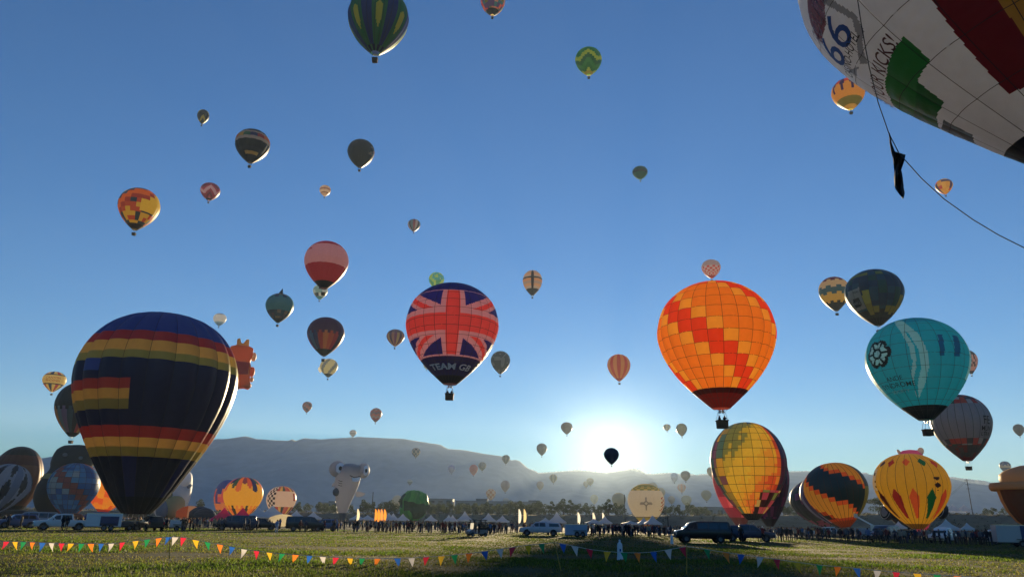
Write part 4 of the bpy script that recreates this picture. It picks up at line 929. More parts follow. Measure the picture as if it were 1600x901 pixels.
def dark_shape():
    Z = 245; mpp = .925 * Z / F; cx, yb = 98, 818; t = shaped('black shaped balloon with grey eye spots and blue ring ear', cx, Z, True); L = lambda x, y: ((x - cx) * mpp, (yb - y) * mpp)
    K_ = CLOTHG('charcoal', (.028, .03, .034), .1); G_ = CLOTHG('spot', (.2, .2, .2), .2); Y_ = CLOTHG('band', (.36, .29, .1), .2); U_ = CLOTHG('ear_blue', (.03, .06, .3), .4); W_ = CLOTHG('ear_cream', (.75, .68, .52))
    v, f = loft([(815, 84, 8), (803, 84, 24), (785, 86, 34), (765, 88, 35), (748, 92, 30), (738, 95, 27), (728, 98, 32), (715, 101, 33), (706, 102, 30), (700, 104, 24), (698, 104, 4)], mpp, cx, yb, depth=.7); link('body', mesh('body', v, f, K_, True), t)
    v, f = loft([(754, 90.5, 33.6), (750, 91.5, 31.9), (746, 92.5, 31)], mpp, cx, yb, depth=.72, NS=6); link('band', mesh('band', v, f, Y_, True), t)
    for ex, ey in ((85, 716.5), (107, 720)): x, z = L(ex, ey); MB().ball((x, -20.5 * mpp, z), (3.8 * mpp, 3 * mpp, 3.2 * mpp)).build('eye_spot', G_, t, True)
    x, z = L(129, 716); mb = MB(); mb.tube([(x + 6.2 * mpp * math.cos(k), -2, z + 8.5 * mpp * math.sin(k)) for k in np.linspace(0, 6.283, 25)], 2.2 * mpp, 8, cap=False); e = mb.build('ear', U_, t, True)
    MB().ball((x - 2 * mpp, -1, z), (5.5 * mpp, 1.2 * mpp, 8 * mpp)).build('ear_lining', W_, e, True)
    x, z = L(118, 701); MB().ball((x, 5, z), (14 * mpp, 8 * mpp, 6 * mpp)).build('cap', W_, t, True)
    MB().box((-3, 0, .6), (1.5, 1.2, 1.1)).build('basket', WICKER, t)
dark_shape()
def orange_shape():
    Z = 330; mpp = Z / F; c = P(373, 617, Z); t = thing('shaped_balloon', 'orange shaped balloon with gold crown and red panel behind huge navy balloon', 'hot air balloon', c, face_cam(c), 'special shape balloons'); cx, yb = 373, 617
    L = lambda x, y: ((x - cx) * mpp, (yb - y) * mpp); O_ = CLOTHG('orange', (.75, .22, .05)); Y_ = CLOTHG('gold', (.72, .46, .12)); R_ = CLOTHG('crimson', (.62, .03, .05)); K_ = CLOTHG('navy', (.02, .025, .05), .1); C_ = CLOTHG('peach', (.8, .6, .38))
    def slab(nm, pts, m, hy, bev): mb = MB(); mb.prism([L(*q) for q in pts], -hy * mpp, hy * mpp); o = mb.build(nm, m, t, True); bevel(o.data, bev * mpp, 4, 20); return o
    slab('body', [(352, 543), (362, 540), (380, 541), (386, 544), (386, 553), (383, 566), (386, 573), (385, 583), (387, 597), (389, 602), (386, 606), (379, 604), (366, 607), (354, 607), (346, 600), (343, 570)], O_, 15, 3)
    slab('crown', [(360, 546), (360, 530), (364, 528), (367, 536), (370, 536), (374, 529), (378, 529), (379, 544)], Y_, 9, 1.2)
    slab('panel', [(352, 566), (383, 567), (382, 586), (350, 588)], R_, 15.9, 1.5)
    for x, y, rx, rz, m in ((388, 556, 4, 7, C_), (388, 580, 4.5, 8, O_), (384, 602, 6, 5, O_), (389, 592, 3, 4, C_)): a, z = L(x, y); MB().ball((a, -6 * mpp, z), (rx * mpp, 8 * mpp, rz * mpp)).build('curl', m, t, True)
    v, f = loft([(612, 360, 3), (609, 361, 7), (605, 363, 11)], mpp, cx, yb, NS=6); link('skirt', mesh('skirt', v, f, K_, True), t)
    a, z = L(359.5, 617); MB().box((a, 0, z), (1.6, 1.3, 1.2)).build('basket', WICKER, t)
orange_shape()
def pink_shape():
    Z = 300; mpp = .925 * Z / F; cx, yb = 1441, 830; t = shaped('pink animal shaped balloon with ears peeping over yellow diamond balloon', cx, Z, True); L = lambda x, y: ((x - cx) * mpp, (yb - y) * mpp); K_ = CLOTHG('pink', (.72, .18, .32)); E_ = CLOTHG('pale_ear', (.6, .52, .44))
    v, f = loft([(828, 1440, 6), (800, 1440, 22), (760, 1440, 26), (725, 1440, 21), (706, 1440, 18), (700, 1440, 12), (698.5, 1440, 3)], mpp, cx, yb); link('body', mesh('body', v, f, K_, True), t)
    for ex, ey, rx, rz, an in ((1424.5, 703, 2.6, 6, .5), (1455.5, 701.5, 5, 6.2, -.3)): x, z = L(ex, ey); MB().ball((x, -1, z), (rx * mpp, 2 * mpp, rz * mpp), M=Matrix.Rotation(-an, 3, 'Y')).build('ear', E_, t, True)
pink_shape()
def wheel_shape():
    Z = 290; mpp = .925 * Z / F; cx, yb = 1425, 832; t = shaped('black wheeled shaped balloon mostly hidden behind yellow diamond balloon', cx, Z, True); L = lambda x, y: ((x - cx) * mpp, (yb - y) * mpp)
    K_ = CLOTHG('tyre', (.02, .02, .022), .05); W_ = CLOTHG('hub', (.6, .58, .52))
    v, f = loft([(826, 1420, 6), (815, 1420, 20), (800, 1422, 34), (780, 1424, 36), (765, 1424, 20), (760, 1424, 3)], mpp, cx, yb); link('body', mesh('body', v, f, K_, True), t)
    for wx, wy, s in ((1393, 800, 1), (1469, 797, 1)):
        x, z = L(wx, wy); o = MB().revolve([(3, -5), (9, -5.5), (12, -4), (12.5, 0), (12, 4), (9, 5.5), (3, 5)], 24).build('wheel', K_, t, True); o.scale = (mpp,) * 3; o.location = (x, -6 * mpp, z); o.rotation_euler = (math.radians(75), 0, math.radians(-52))
        h = MB().revolve([(.1, 6.2), (6, 6.0), (8.5, 5.4)], 20).build('hub', W_, o, True); h2 = MB().revolve([(10.6, 4.4), (11.4, 4.9), (11.9, 4.2)], 24).build('tyre_stripe', W_, o, True)
wheel_shape()
def hat_shape():
    Z = 168; mpp = .925 * Z / F; cx, yb = 1626, 838; t = shaped('brown bowl shaped balloon with tan brim at right edge', cx, Z, True); z_ = lambda y: (yb - y) * mpp
    B_ = CLOTHG('brown', (.17, .085, .045), .25); T_ = CLOTHG('tan', (.68, .45, .22), .5); n = 30
    pr = [(7, 828), (19, 822), (31, 811), (40, 797), (46, 780), (49, 763)]
    for g in range(n):
        v = []; f = []
        for r, y in pr:
            for i in range(4): th = 2 * math.pi * (g + i / 3) / n; rr = r * mpp * (1 + .02 * (1 - (2 * i / 3 - 1) ** 2)); v.append((rr * math.cos(th), rr * math.sin(th), z_(y)))
        for j in range(len(pr) - 1):
            for i in range(3): a = j * 4 + i; f.append((a, a + 1, a + 5, a + 4))
        th = math.degrees(2 * math.pi * (g + .5) / n); link('gore', mesh('gore', v, f, T_ if 176 < th < 206 else B_, True), t)
    MB().revolve([(48, z_(763) / mpp), (58, z_(763.5) / mpp), (60, z_(760) / mpp), (60, z_(755) / mpp), (58, z_(751.5) / mpp), (40, z_(751) / mpp)], 44).build('brim', T_, t, True).scale = (mpp,) * 3
    MB().revolve([(43, z_(751.5) / mpp), (44, z_(745) / mpp), (43, z_(738) / mpp), (37, z_(733) / mpp), (26, z_(728) / mpp), (12, z_(724) / mpp), (.2, z_(723) / mpp)], 44).build('crown', T_, t, True).scale = (mpp,) * 3
hat_shape()
# ------------------------------------------------------------------ the close white balloon at upper right
def text_span(b, txt, A, B, size, colr, out=.05, part=1.0):
    (pa, sa), (pb, sb) = b.uv_at(*A), b.uv_at(*B); pa, sa = pb - (pb - pa) / part, sb - (sb - sa) / part; v, f = text_verts(txt); x0, x1 = v[:, 0].min(), v[:, 0].max(); L = b.R * 3.25; pts = []
    for x, y, _ in v:
        k = (x - x0) / (x1 - x0); pts.append(b.surf(math.radians(pa + (pb - pa) * k), min(.99, max(.02, sa + (sb - sa) * k - y * size / L)), out, 0))
    link('lettering', mesh('lettering', pts, f, FABRIC, True, [dye(colr)] * len(f)), b.t)
def d_r66(b):
    U = lambda *pts: poly_test([b.uv_at(*q) for q in pts])
    gr1 = U((1414, 56), (1455, 93), (1436, 127), (1432, 160), (1436, 186), (1404, 170), (1386, 142), (1388, 104), (1400, 74)); gr2 = U((1436, 127), (1478, 160), (1475, 205), (1436, 186), (1432, 160)); dk = U((1476, 186), (1520, 210), (1529, 232), (1476, 206))
    red = U((1400, -80), (1454, 0), (1495, 56), (1577, 146), (1602, 134), (1640, 110), (1560, 0), (1510, -80)); org = U((1510, -80), (1550, 0), (1592, 68), (1640, 40), (1640, -80))
    ban = U((1262, -6), (1294, -6), (1291, 40), (1286, 68), (1276, 54), (1268, 26)); outer = U((1290, -10), (1312, 4), (1340, 22), (1352, 48), (1351, 84), (1357, 100), (1346, 100), (1342, 84), (1343, 52), (1332, 30), (1308, 14), (1288, 2))
    out2 = U((1284, 66), (1304, 92), (1326, 110), (1346, 104), (1340, 120), (1322, 118), (1300, 102), (1280, 76))
    def f(g, s, u, p):
        if s > .90: return '#15182a'
        if gr1(p, s): return ('#2c7a36', .3)
        if gr2(p, s): return ('#226a30', .25)
        if dk(p, s): return '#4a4c4a'
        if red(p, s): return ('#8a1f24', .15)
        if org(p, s): return ('#c8741f', .2)
        if ban(p, s): return '#7a4a52'
        if outer(p, s) or out2(p, s): return '#85878c'
        if p > 50: return [('#8a1f24', .15), ('#d3d7de', .5), ('#c8741f', .2)][int(hsh(g, int(s * 9), 3) * 2.99)]
        return ('#d3d7de', .5)
    return f
R66 = balloon('close white balloon with green and red blocks and blue 66 at upper right', (1246, 1930, -560, 300), d_r66, n=20, mode='panel', rows=10, nu=32, nv=40, shape='wide', pre=True, bulge=.012, tapes=True, place=((22.448, 27.899, 29.164), 8.5, .907, -16.83, 1.8))
text_span(R66, 'GET YOUR KICKS!', (1376, 118), (1399, 60), 1.15, '#5a3436', part=6 / 15)
text_span(R66, '66', (1296, 98), (1322, 36), 2.6, '#2a4a94')
text_span(R66, 'CASINO-HOTEL', (1331, 84), (1344, 51), .75, '#33353c', part=5 / 12)
text_span(R66, 'ROUTE', (1279, 66), (1288, -14), 1.5, '#d8d4d4')
ROPE = mat('rope', (.05, .05, .055), .8)
pts = [P(x, y, z) for x, y, z in ((1318, -90, 25), (1337, -20, 24.5), (1346, 40, 24), (1358, 105, 23.6), (1372, 160, 23.3), (1389, 209, 23), (1405, 240, 22.8), (1440, 279, 22.5), (1475, 311, 22.3), (1520, 343, 22), (1560, 367, 21.8), (1620, 397, 21.5), (1760, 450, 21))]
thing('crown_rope', 'dark rope hanging down from the close white balloon', 'rope', (0, 0, 0), 0, None, MB().tube([tuple(p) for p in pts], .016, 6).me('crown_rope', ROPE, True))
def hanging_cloth():
    Z = 23.0; out = [(1389.5, 208), (1393, 226), (1400, 243), (1406, 249.5), (1415, 242), (1413, 253), (1408, 266), (1411, 288), (1414.5, 303), (1411, 310), (1404, 303), (1399, 294), (1397, 268), (1394.5, 244), (1391, 226)]
    c = P(1389.5, 208, Z); rows = 22; ys = np.linspace(208, 310, rows); v = []; f = []; t = poly_test(out)
    for y in ys:
        xs = [x for x in np.arange(1386, 1418, .25) if t(x, min(309.4, max(208.4, y)))]; a, b = (min(xs), max(xs)) if xs else (1389.3, 1389.8)
        for i in range(13):
            k = i / 12; q = P(a + (b - a) * k, y, Z + .16 * math.sin(k * 11 + y * .12) + .10 * math.sin(y * .2)); v.append(q - c)
    for j in range(rows - 1):
        for i in range(12): k = j * 13 + i; f.append((k, k + 1, k + 14, k + 13))
    me = mesh('hanging_cloth', v, f, mat('black_cloth', (.018, .018, .022), .75), True); o = thing('hanging_cloth', 'crumpled black banner hanging from the rope at upper right', 'banner', c, 0, None, me)
    m = o.modifiers.new('thickness', 'SOLIDIFY'); m.thickness = .02
hanging_cloth()

# ------------------------------------------------------------------ people
SKIN = ['#c89878', '#a87858', '#e0b090']
def person_mesh(pose, top, legs, hair, seed=0):
    rg = random.Random(seed); V = []; E = []; Rr = []
    def pt(p, r): V.append(p); Rr.append(r); return len(V) - 1
    def ed(*ids):
        for a, b in zip(ids[:-1], ids[1:]): E.append((a, b))
    st = .16 if pose == 'walk' else .02
    pel = pt((0, 0, .93), .15); wai = pt((0, 0, 1.08), .145); che = pt((0, .01, 1.28), .17); nk = pt((0, 0, 1.46), .075); hd = pt((0, -.015, 1.58), .092); tp_ = pt((0, 0, 1.68), .088); ed(pel, wai, che, nk, hd, tp_)
    hands = []
    for sx in (-1, 1):
        fy = sx * st; hip = pt((sx * .09, 0, .86), .105); kn = pt((sx * .11, fy * .6 - .02, .48), .068); an = pt((sx * .11, fy + .03, .09), .048); to = pt((sx * .13, fy - .14, .04), .042); ed(pel, hip, kn, an, to)
        sh = pt((sx * .18, .01, 1.38), .075); ed(che, sh)
        if pose == 'point' and sx == -1: el, ha = (-.44, -.02, 1.46), (-.72, -.05, 1.60)
        elif pose == 'photo': el, ha = (sx * .26, -.22, 1.22), (sx * .08, -.34, 1.50)
        elif pose == 'pockets': el, ha = (sx * .34, .05, 1.12), (sx * .22, -.08, .93)
        elif pose == 'sit': el, ha = (sx * .25, -.14, 1.14), (sx * .14, -.38, 1.1)
        elif pose == 'walk': el, ha = (sx * .25, .02 - sx * .08, 1.12), (sx * .25, -.1 - sx * .16, .90)
        else: el, ha = (sx * .25, .02, 1.12), (sx * .26, -.06, .86)
        e1 = pt(el, .052); h1 = pt(ha, .036); ed(sh, e1, h1); hands.append((Vector(el), Vector(ha)))
    me = bpy.data.meshes.new('person'); me.from_pydata(V, E, []); o = bpy.data.objects.new('person', me); COL.objects.link(o)
    m = o.modifiers.new('skin', 'SKIN'); m.use_smooth_shade = True; sv = me.skin_vertices[0].data
    for i, r in enumerate(Rr): sv[i].radius = (r, r)
    sv[0].use_root = True; o.modifiers.new('sub', 'SUBSURF').levels = 1; dg = bpy.context.evaluated_depsgraph_get(); r = bpy.data.meshes.new_from_object(o.evaluated_get(dg)); bpy.data.objects.remove(o)
    v = [tuple(x.co) for x in r.vertices]; f = [tuple(p.vertices) for p in r.polygons]; c = []
    L = [lin(x) for x in (top, legs, hair, SKIN[seed % 3], '#1c1a18')]
    for q in f:
        x, y, z = np.mean([v[i] for i in q], axis=0)
        if z > 1.49: c.append(L[2] if (z > 1.63 or y > .02) else L[3])
        elif any((Vector((x, y, z)) - h).length < .07 for _, h in hands) and pose != 'pockets': c.append(L[3])
        elif z < .10: c.append(L[4])
        elif z < .90 and abs(x) < .215: c.append(L[1])
        else: c.append(L[0])
    mb = MB(); mb.v, mb.f, mb.c = v, f, c
    if pose != 'pockets':
        for el, ha in hands:
            d = (ha - el).normalized(); sd_ = d.cross(Vector((0, 0, 1)) if abs(d.z) < .9 else Vector((0, 1, 0))).normalized()
            for k, ln in enumerate((.075, .085, .09, .08)): a = ha + d * .02 + sd_ * (k - 1.5) * .018; mb.tube([tuple(a), tuple(a + d * ln * .6), tuple(a + d * ln + Vector((0, -.015, -.01)))], [.009, .009, .007], 5, L[3])
            mb.tube([tuple(ha + sd_ * .03), tuple(ha + sd_ * .06 + d * .04)], [.01, .008], 5, L[3])
    mb.ball((0, -.11, 1.565), (.014, .02, .018), L[3], 6, 4)
    for sx in (-1, 1): mb.ball((sx * .092, 0, 1.575), (.012, .02, .03), L[3], 6, 4); mb.ball((sx * .035, -.093, 1.60), (.012, .008, .008), L[4], 6, 4)
    mb.box((0, -.098, 1.525), (.05, .012, .01), lin('#8a4a40'))
    return mb.me('person', CLOTHES, True, True)
TOPS = ['black jacket', 'slate blue jacket', 'brown jacket', 'black top holding up a camera', 'grey jacket', 'dark red jacket', 'navy jacket', 'beige jacket']
MARKS = [(10, 'at the far left edge'), (36, 'by the blue car at left'), (208, 'beside the low dark trailer'), (262, 'right of the black jeep'), (290, 'under the white animal balloon'), (312, 'before the lying envelopes'), (345, 'before the pink tents'), (395, 'below the yellow spiky crown balloon'), (474, 'right of the cream dome'), (520, 'below the shark balloon'), (590, 'below the orange flags'), (640, 'below the green sagging balloon'), (672, 'left of the red jacketed person'), (712, 'right of the red jacketed person'), (785, 'right of the golf cart'), (1012, 'under the cream sun symbol balloon'), (1040, 'left of the black van'), (1208, 'right of the maroon jacketed walker'), (1234, 'below the purple balloon'), (1262, 'left below the staircase balloon'), (1295, 'below the staircase balloon'), (1330, 'right below the staircase balloon'), (1380, 'left below the yellow diamond balloon'), (1415, 'below the yellow diamond balloon'), (1450, 'right below the yellow diamond balloon'), (1480, 'before the white pop up tent'), (1510, 'below the right hand utility pole'), (1553, 'left of the white trailer at right')]
LOOK = [('stand', '#23242c', '#1f2230', '#2a2018'), ('walk', '#2c3448', '#24262c', '#3a2a1c'), ('pockets', '#3a2c2a', '#2a3248', '#1c1814'), ('photo', '#1c1c22', '#3a3c44', '#5a4028'), ('stand', '#5a6068', '#20222a', '#6a5030'), ('walk', '#6a2a2c', '#1c1e26', '#241a14'), ('pockets', '#26324a', '#34322e', '#3a3a3a'), ('stand', '#8a8478', '#262a34', '#7a6040')]
PM = [person_mesh(*l, seed=i) for i, l in enumerate(LOOK)]
CROWD = 'people standing along the edge of the launch field'
GENERIC = 'person in everyday clothes standing in the crowd along the field edge'
def person(px, dist, label, me, turn=0.0, h=1.0, z=0.0, group=None):
    p = GD(px, dist, z); o = thing('person', label, 'person', p, face_cam(p) + turn, group or CROWD, me); o.scale = (h,) * 3; return o
S = lambda pose, top, legs, hair='#2a2018', sd_=1: person_mesh(pose, top, legs, hair, sd_)
person(692, 103, 'person in dark red jacket standing alone left of the golf cart', S('stand', '#6a1f1e', '#23242c'), .3, 1.04)
person(434, 92, 'person in pale blue clothes standing before the cream dome', S('stand', '#7a90b0', '#8a9cb8', '#5a4a3a'), 2.6, .95)
person(1191, 86, 'person in maroon jacket walking right of the black van', S('walk', '#7a2226', '#17181e', '#d8d0c4'), 2.2, 1.03)
person(1184.5, 88, 'person in blue jeans and grey top beside the maroon jacket', S('stand', '#5a6a80', '#3a5078'), 2.8, 1.0)
person(977, 107, 'person in black pointing up to the left', S('point', '#141418', '#17181e'), 3.1, 1.03)
person(982, 108, 'dark clothed person just right of the pointing one', S('pockets', '#17171c', '#1a1c24'), 2.9, .98)
person(968, 108, 'second dark figure left of the pointing person', S('stand', '#1a1a20', '#20222c'), 3.0, .97)
person(962, 109, 'leftmost dark figure of the group near the pointing person', S('pockets', '#1c1c22', '#17181c'), 3.3, .94)
person(934, 108, 'lone dark figure right of the grey box trailer', S('stand', '#241a1c', '#1a1c20'), 2.9, .97)
person(1140, 85, 'dark figure standing at the rear of the black van', S('pockets', '#16171c', '#1a1c22'), 2.5, 1.02)
person(1157, 84, 'dark figure in front of the dark pickup', S('stand', '#15161a', '#14151a'), 3.0, 1.0)
person(1355, 84, 'person in blue jacket at the near edge of the right hand crowd', S('stand', '#5a7098', '#1c1e26'), 2.8, 1.03)
person(1540, 84, 'tall dark figure left of the white trailer at right', S('stand', '#1a1c28', '#1c2030'), 2.9, 1.08)
person(101, 88.5, 'dark clothed person leaning by the white pickup door', S('pockets', '#1c1a1e', '#1a1a20'), 2.2, 1.0)
person(107, 88.5, 'second dark figure at the white pickup door', S('stand', '#2a2024', '#20222a'), 3.6, .98)
rg = random.Random(3); USED = {}
for px, d in ((270, 104), (279, 100), (286, 96), (291, 97), (299, 98), (304, 96), (309, 95), (313, 97), (337, 104), (343, 106), (352, 104), (382, 106), (390, 104), (404, 108), (470, 106), (478, 103), (508, 108), (523, 110), (538, 110), (576, 112), (587, 110), (598, 112), (603, 113), (621, 105), (626, 104), (638, 108), (641, 109), (655, 110), (661, 111), (675, 110), (703, 112), (711, 110), (719, 118), (733, 120), (773, 118), (781, 114), (785, 120), (800, 118), (1001, 110), (1012, 106), (1018, 107), (1022, 104), (1030, 112), (1048, 112),
        (1205, 92), (1209, 96), (1217, 90), (1221, 93), (1229, 94), (1234, 91), (1240, 98), (1247, 104), (1259, 95), (1266, 102), (1277, 93), (1281, 96), (1294, 94), (1302, 100), (1311, 95), (1321, 94), (1324, 95), (1331, 98), (1340, 96), (1370, 90), (1374, 89), (1379, 92), (1383, 90), (1388, 91), (1396, 96), (1402, 90), (1406, 88), (1411, 90), (1416, 92), (1422, 89), (1428, 93), (1436, 95), (1443, 92), (1449, 96), (1458, 92), (1466, 90), (1474, 91), (1482, 88), (1490, 92), (1497, 88), (1502, 87), (1507, 90), (1513, 88), (1519, 86), (1524, 90), (1530, 87), (1534, 92), (1546, 86), (1552, 89), (1560, 92), (8, 100), (16, 98), (36, 96), (205, 98), (212, 97), (258, 96), (262, 98)):
    k = rg.randrange(len(PM)); mk = min(MARKS, key=lambda a: abs(a[0] - px))[1]; n_ = USED[(k, mk)] = USED.get((k, mk), 0) + 1
    person(px + rg.uniform(-1, 1), d + rg.uniform(-1.5, 1.5), ['', 'second ', 'third ', 'fourth '][n_ - 1] + 'person in ' + TOPS[k] + ' standing ' + mk, PM[k], rg.uniform(0, 6.28), rg.uniform(.92, 1.05))
def crowd():
    rg = np.random.default_rng(9); v = []; f = []; c = []
    prof = [(.10, 0), (.11, .05), (.13, .45), (.17, .88), (.15, 1.05), (.23, 1.28), (.2, 1.4), (.07, 1.46), (.10, 1.55), (.10, 1.64), (.03, 1.72)]
    tops = ['#23242c', '#3a3c46', '#5a3030', '#2c3a58', '#6a6a66', '#1c1c20', '#8a8880', '#4a2c2a', '#3a4a3c', '#a09a90', '#b8b4b0', '#7a2a2c', '#2c5a8a', '#c0a060']
    for _ in range(1700):
        px = rg.uniform(-40, 1640); d = rg.uniform(112, 235)
        if 1120 < px < 1240 and d < 150: d += 40
        p = GD(px, d); h = rg.uniform(.70, 1.08); wd = rg.uniform(.95, 1.4); a = rg.uniform(0, 6.28); n0 = len(v); tc = lin(tops[rg.integers(14)]); lc = lin(tops[rg.integers(6)]); sk = lin('#a87858'); hr = lin('#2a2018'); N = 6
        for r, z in prof:
            for k in range(N): t = 2 * math.pi * k / N; x, y = r * wd * math.cos(t), r * .66 * wd * math.sin(t); v.append((p[0] + x * math.cos(a) - y * math.sin(a), p[1] + x * math.sin(a) + y * math.cos(a), z * h))
        for j in range(len(prof) - 1):
            for k in range(N): f.append((n0 + j * N + k, n0 + j * N + (k + 1) % N, n0 + (j + 1) * N + (k + 1) % N, n0 + (j + 1) * N + k)); c.append(lc if j < 3 else tc if j < 7 else sk if j == 8 else hr)
    o = link('crowd', mesh('crowd', v, f, CLOTHES, True, c)); o['kind'] = 'stuff'; o['label'] = 'dense far crowd of people across the launch field'; o['category'] = 'crowd'
crowd()
# pilots in the two nearest flying baskets
for b, lbs in ((UJ, ('pilot in dark jacket in basket under the flag balloon', 'passenger in basket under the flag balloon')), (ORB, ('pilot in dark jacket in basket under the orange balloon', 'passenger standing in basket under the orange balloon'))):
    for k, lb in enumerate(lbs):
        base = b.t.location; o = thing('person', lb, 'person', (base[0] - .35 + .7 * k, base[1] - .1, base[2] + .12), .6 + 2 * k, 'balloon crews in baskets', PM[(3 * k) % 8])
# ------------------------------------------------------------------ vehicles
GLASS = mat('car_glass', (.02, .025, .03), .08, 0, 0, 1, .7); TYRE = mat('tyre', (.015, .015, .016), .85); RIM = mat('rim', (.12, .12, .125), .5, .6); DARKP = mat('dark_plastic', (.02, .02, .022), .6); LAMP = mat('lamp_glass', (.75, .75, .72), .1, 0, 0, 1, .8); TAIL = mat('tail_light', (.45, .02, .02), .25); CHROME = mat('chrome', (.6, .6, .6), .15, 1.0)
def paint(nm, c): return mat('paint_' + nm, c, .28, .0, .04, 1.5, .5)
_wheel = {}
def wheel_meshes(r, w):
    k = (r, w)
    if k not in _wheel:
        a = MB().revolve([(r * .62, -w / 2), (r * .93, -w / 2), (r, -w * .3), (r, w * .3), (r * .93, w / 2), (r * .62, w / 2)], 22).me('wheel', TYRE, True)
        b = MB().revolve([(.02, w * .30), (r * .25, w * .34), (r * .5, w * .26), (r * .62, w * .44)], 18).revolve([(.02, -w * .30), (r * .25, -w * .34), (r * .5, -w * .26), (r * .62, -w * .44)], 18).me('rim', RIM, True); _wheel[k] = (a, b)
    return _wheel[k]
def add_wheels(t, xs, half, r, w=.24):
    a, b = wheel_meshes(r, w)
    for x in xs:
        for sy in (-1, 1):
            o = link('wheel', a, t, (x, sy * half, r)); o.rotation_euler = (math.pi / 2, 0, 0); link('rim', b, o)
# stations: x, sill z, belt z, roof z, half width, roof half width (front of the car at -x)
CARS = {
 'pickup': dict(st=[(-2.95, .55, .92, .93, .82, .80), (-2.85, .42, 1.02, 1.03, .94, .9), (-1.75, .40, 1.12, 1.14, .97, .9), (-1.45, .40, 1.14, 1.17, .97, .86), (-.75, .40, 1.15, 1.82, .97, .74), (.2, .40, 1.15, 1.90, .97, .75), (.95, .40, 1.15, 1.86, .97, .74), (1.15, .40, 1.14, 1.16, .97, .9), (1.2, .42, 1.14, 1.15, .97, .93), (2.8, .45, 1.14, 1.15, .97, .93), (2.9, .6, 1.1, 1.12, .94, .9)],
                wins=[(-1.25, -.78, -.28, -.28), (-.18, -.18, .78, .95)], shield=(-1.42, -.80), rear=(1.12, .98), wh=(-1.9, 1.75), r=.40, L=5.9),
 'camper': dict(st=[(-2.95, .55, .92, .93, .82, .80), (-2.85, .42, 1.02, 1.03, .94, .9), (-1.75, .40, 1.12, 1.14, .97, .9), (-1.45, .40, 1.14, 1.17, .97, .86), (-.75, .40, 1.15, 1.80, .97, .74), (.2, .40, 1.15, 1.86, .97, .75), (.75, .40, 1.15, 1.82, .97, .74), (.95, .40, 1.14, 1.74, .97, .8), (1.1, .42, 1.14, 1.76, .97, .84), (2.6, .45, 1.14, 1.74, .97, .84), (2.9, .6, 1.1, 1.14, .94, .9)],
                wins=[(-1.25, -.78, -.28, -.28), (-.18, -.18, .6, .68), (1.15, 1.15, 2.45, 2.6)], shield=(-1.42, -.80), rear=(2.86, 2.65), wh=(-1.9, 1.75), r=.38, L=5.9),
 'van': dict(st=[(-2.8, .55, .98, 1.0, .84, .8), (-2.68, .40, 1.12, 1.14, .98, .92), (-2.1, .36, 1.24, 1.26, 1.0, .92), (-1.95, .36, 1.26, 1.32, 1.0, .9), (-1.25, .36, 1.28, 1.98, 1.0, .80), (-.6, .36, 1.28, 2.08, 1.0, .83), (2.5, .36, 1.28, 2.08, 1.0, .83), (2.72, .38, 1.26, 1.98, 1.0, .82), (2.8, .45, 1.22, 1.40, .97, .9)],
             wins=[(-1.8, -1.2, -.72, -.72), (-.6, -.6, .45, .45), (.55, .55, 1.55, 1.55), (1.65, 1.65, 2.45, 2.5)], shield=(-1.92, -1.28), rear=(2.79, 2.74), wh=(-1.85, 1.65), r=.37, L=5.6),
 'suv': dict(st=[(-2.35, .55, .92, .93, .82, .8), (-2.25, .38, 1.02, 1.03, .93, .88), (-1.25, .36, 1.10, 1.12, .95, .88), (-1.0, .36, 1.11, 1.16, .95, .84), (-.4, .36, 1.12, 1.70, .95, .72), (.4, .36, 1.12, 1.78, .95, .74), (1.9, .36, 1.12, 1.74, .95, .73), (2.25, .38, 1.12, 1.20, .94, .84), (2.35, .5, 1.02, 1.04, .9, .86)],
             wins=[(-.85, -.42, .1, .1), (.2, .2, 1.0, 1.0), (1.1, 1.1, 1.75, 1.95)], shield=(-.98, -.44), rear=(2.22, 1.94), wh=(-1.45, 1.4), r=.37, L=4.7)}
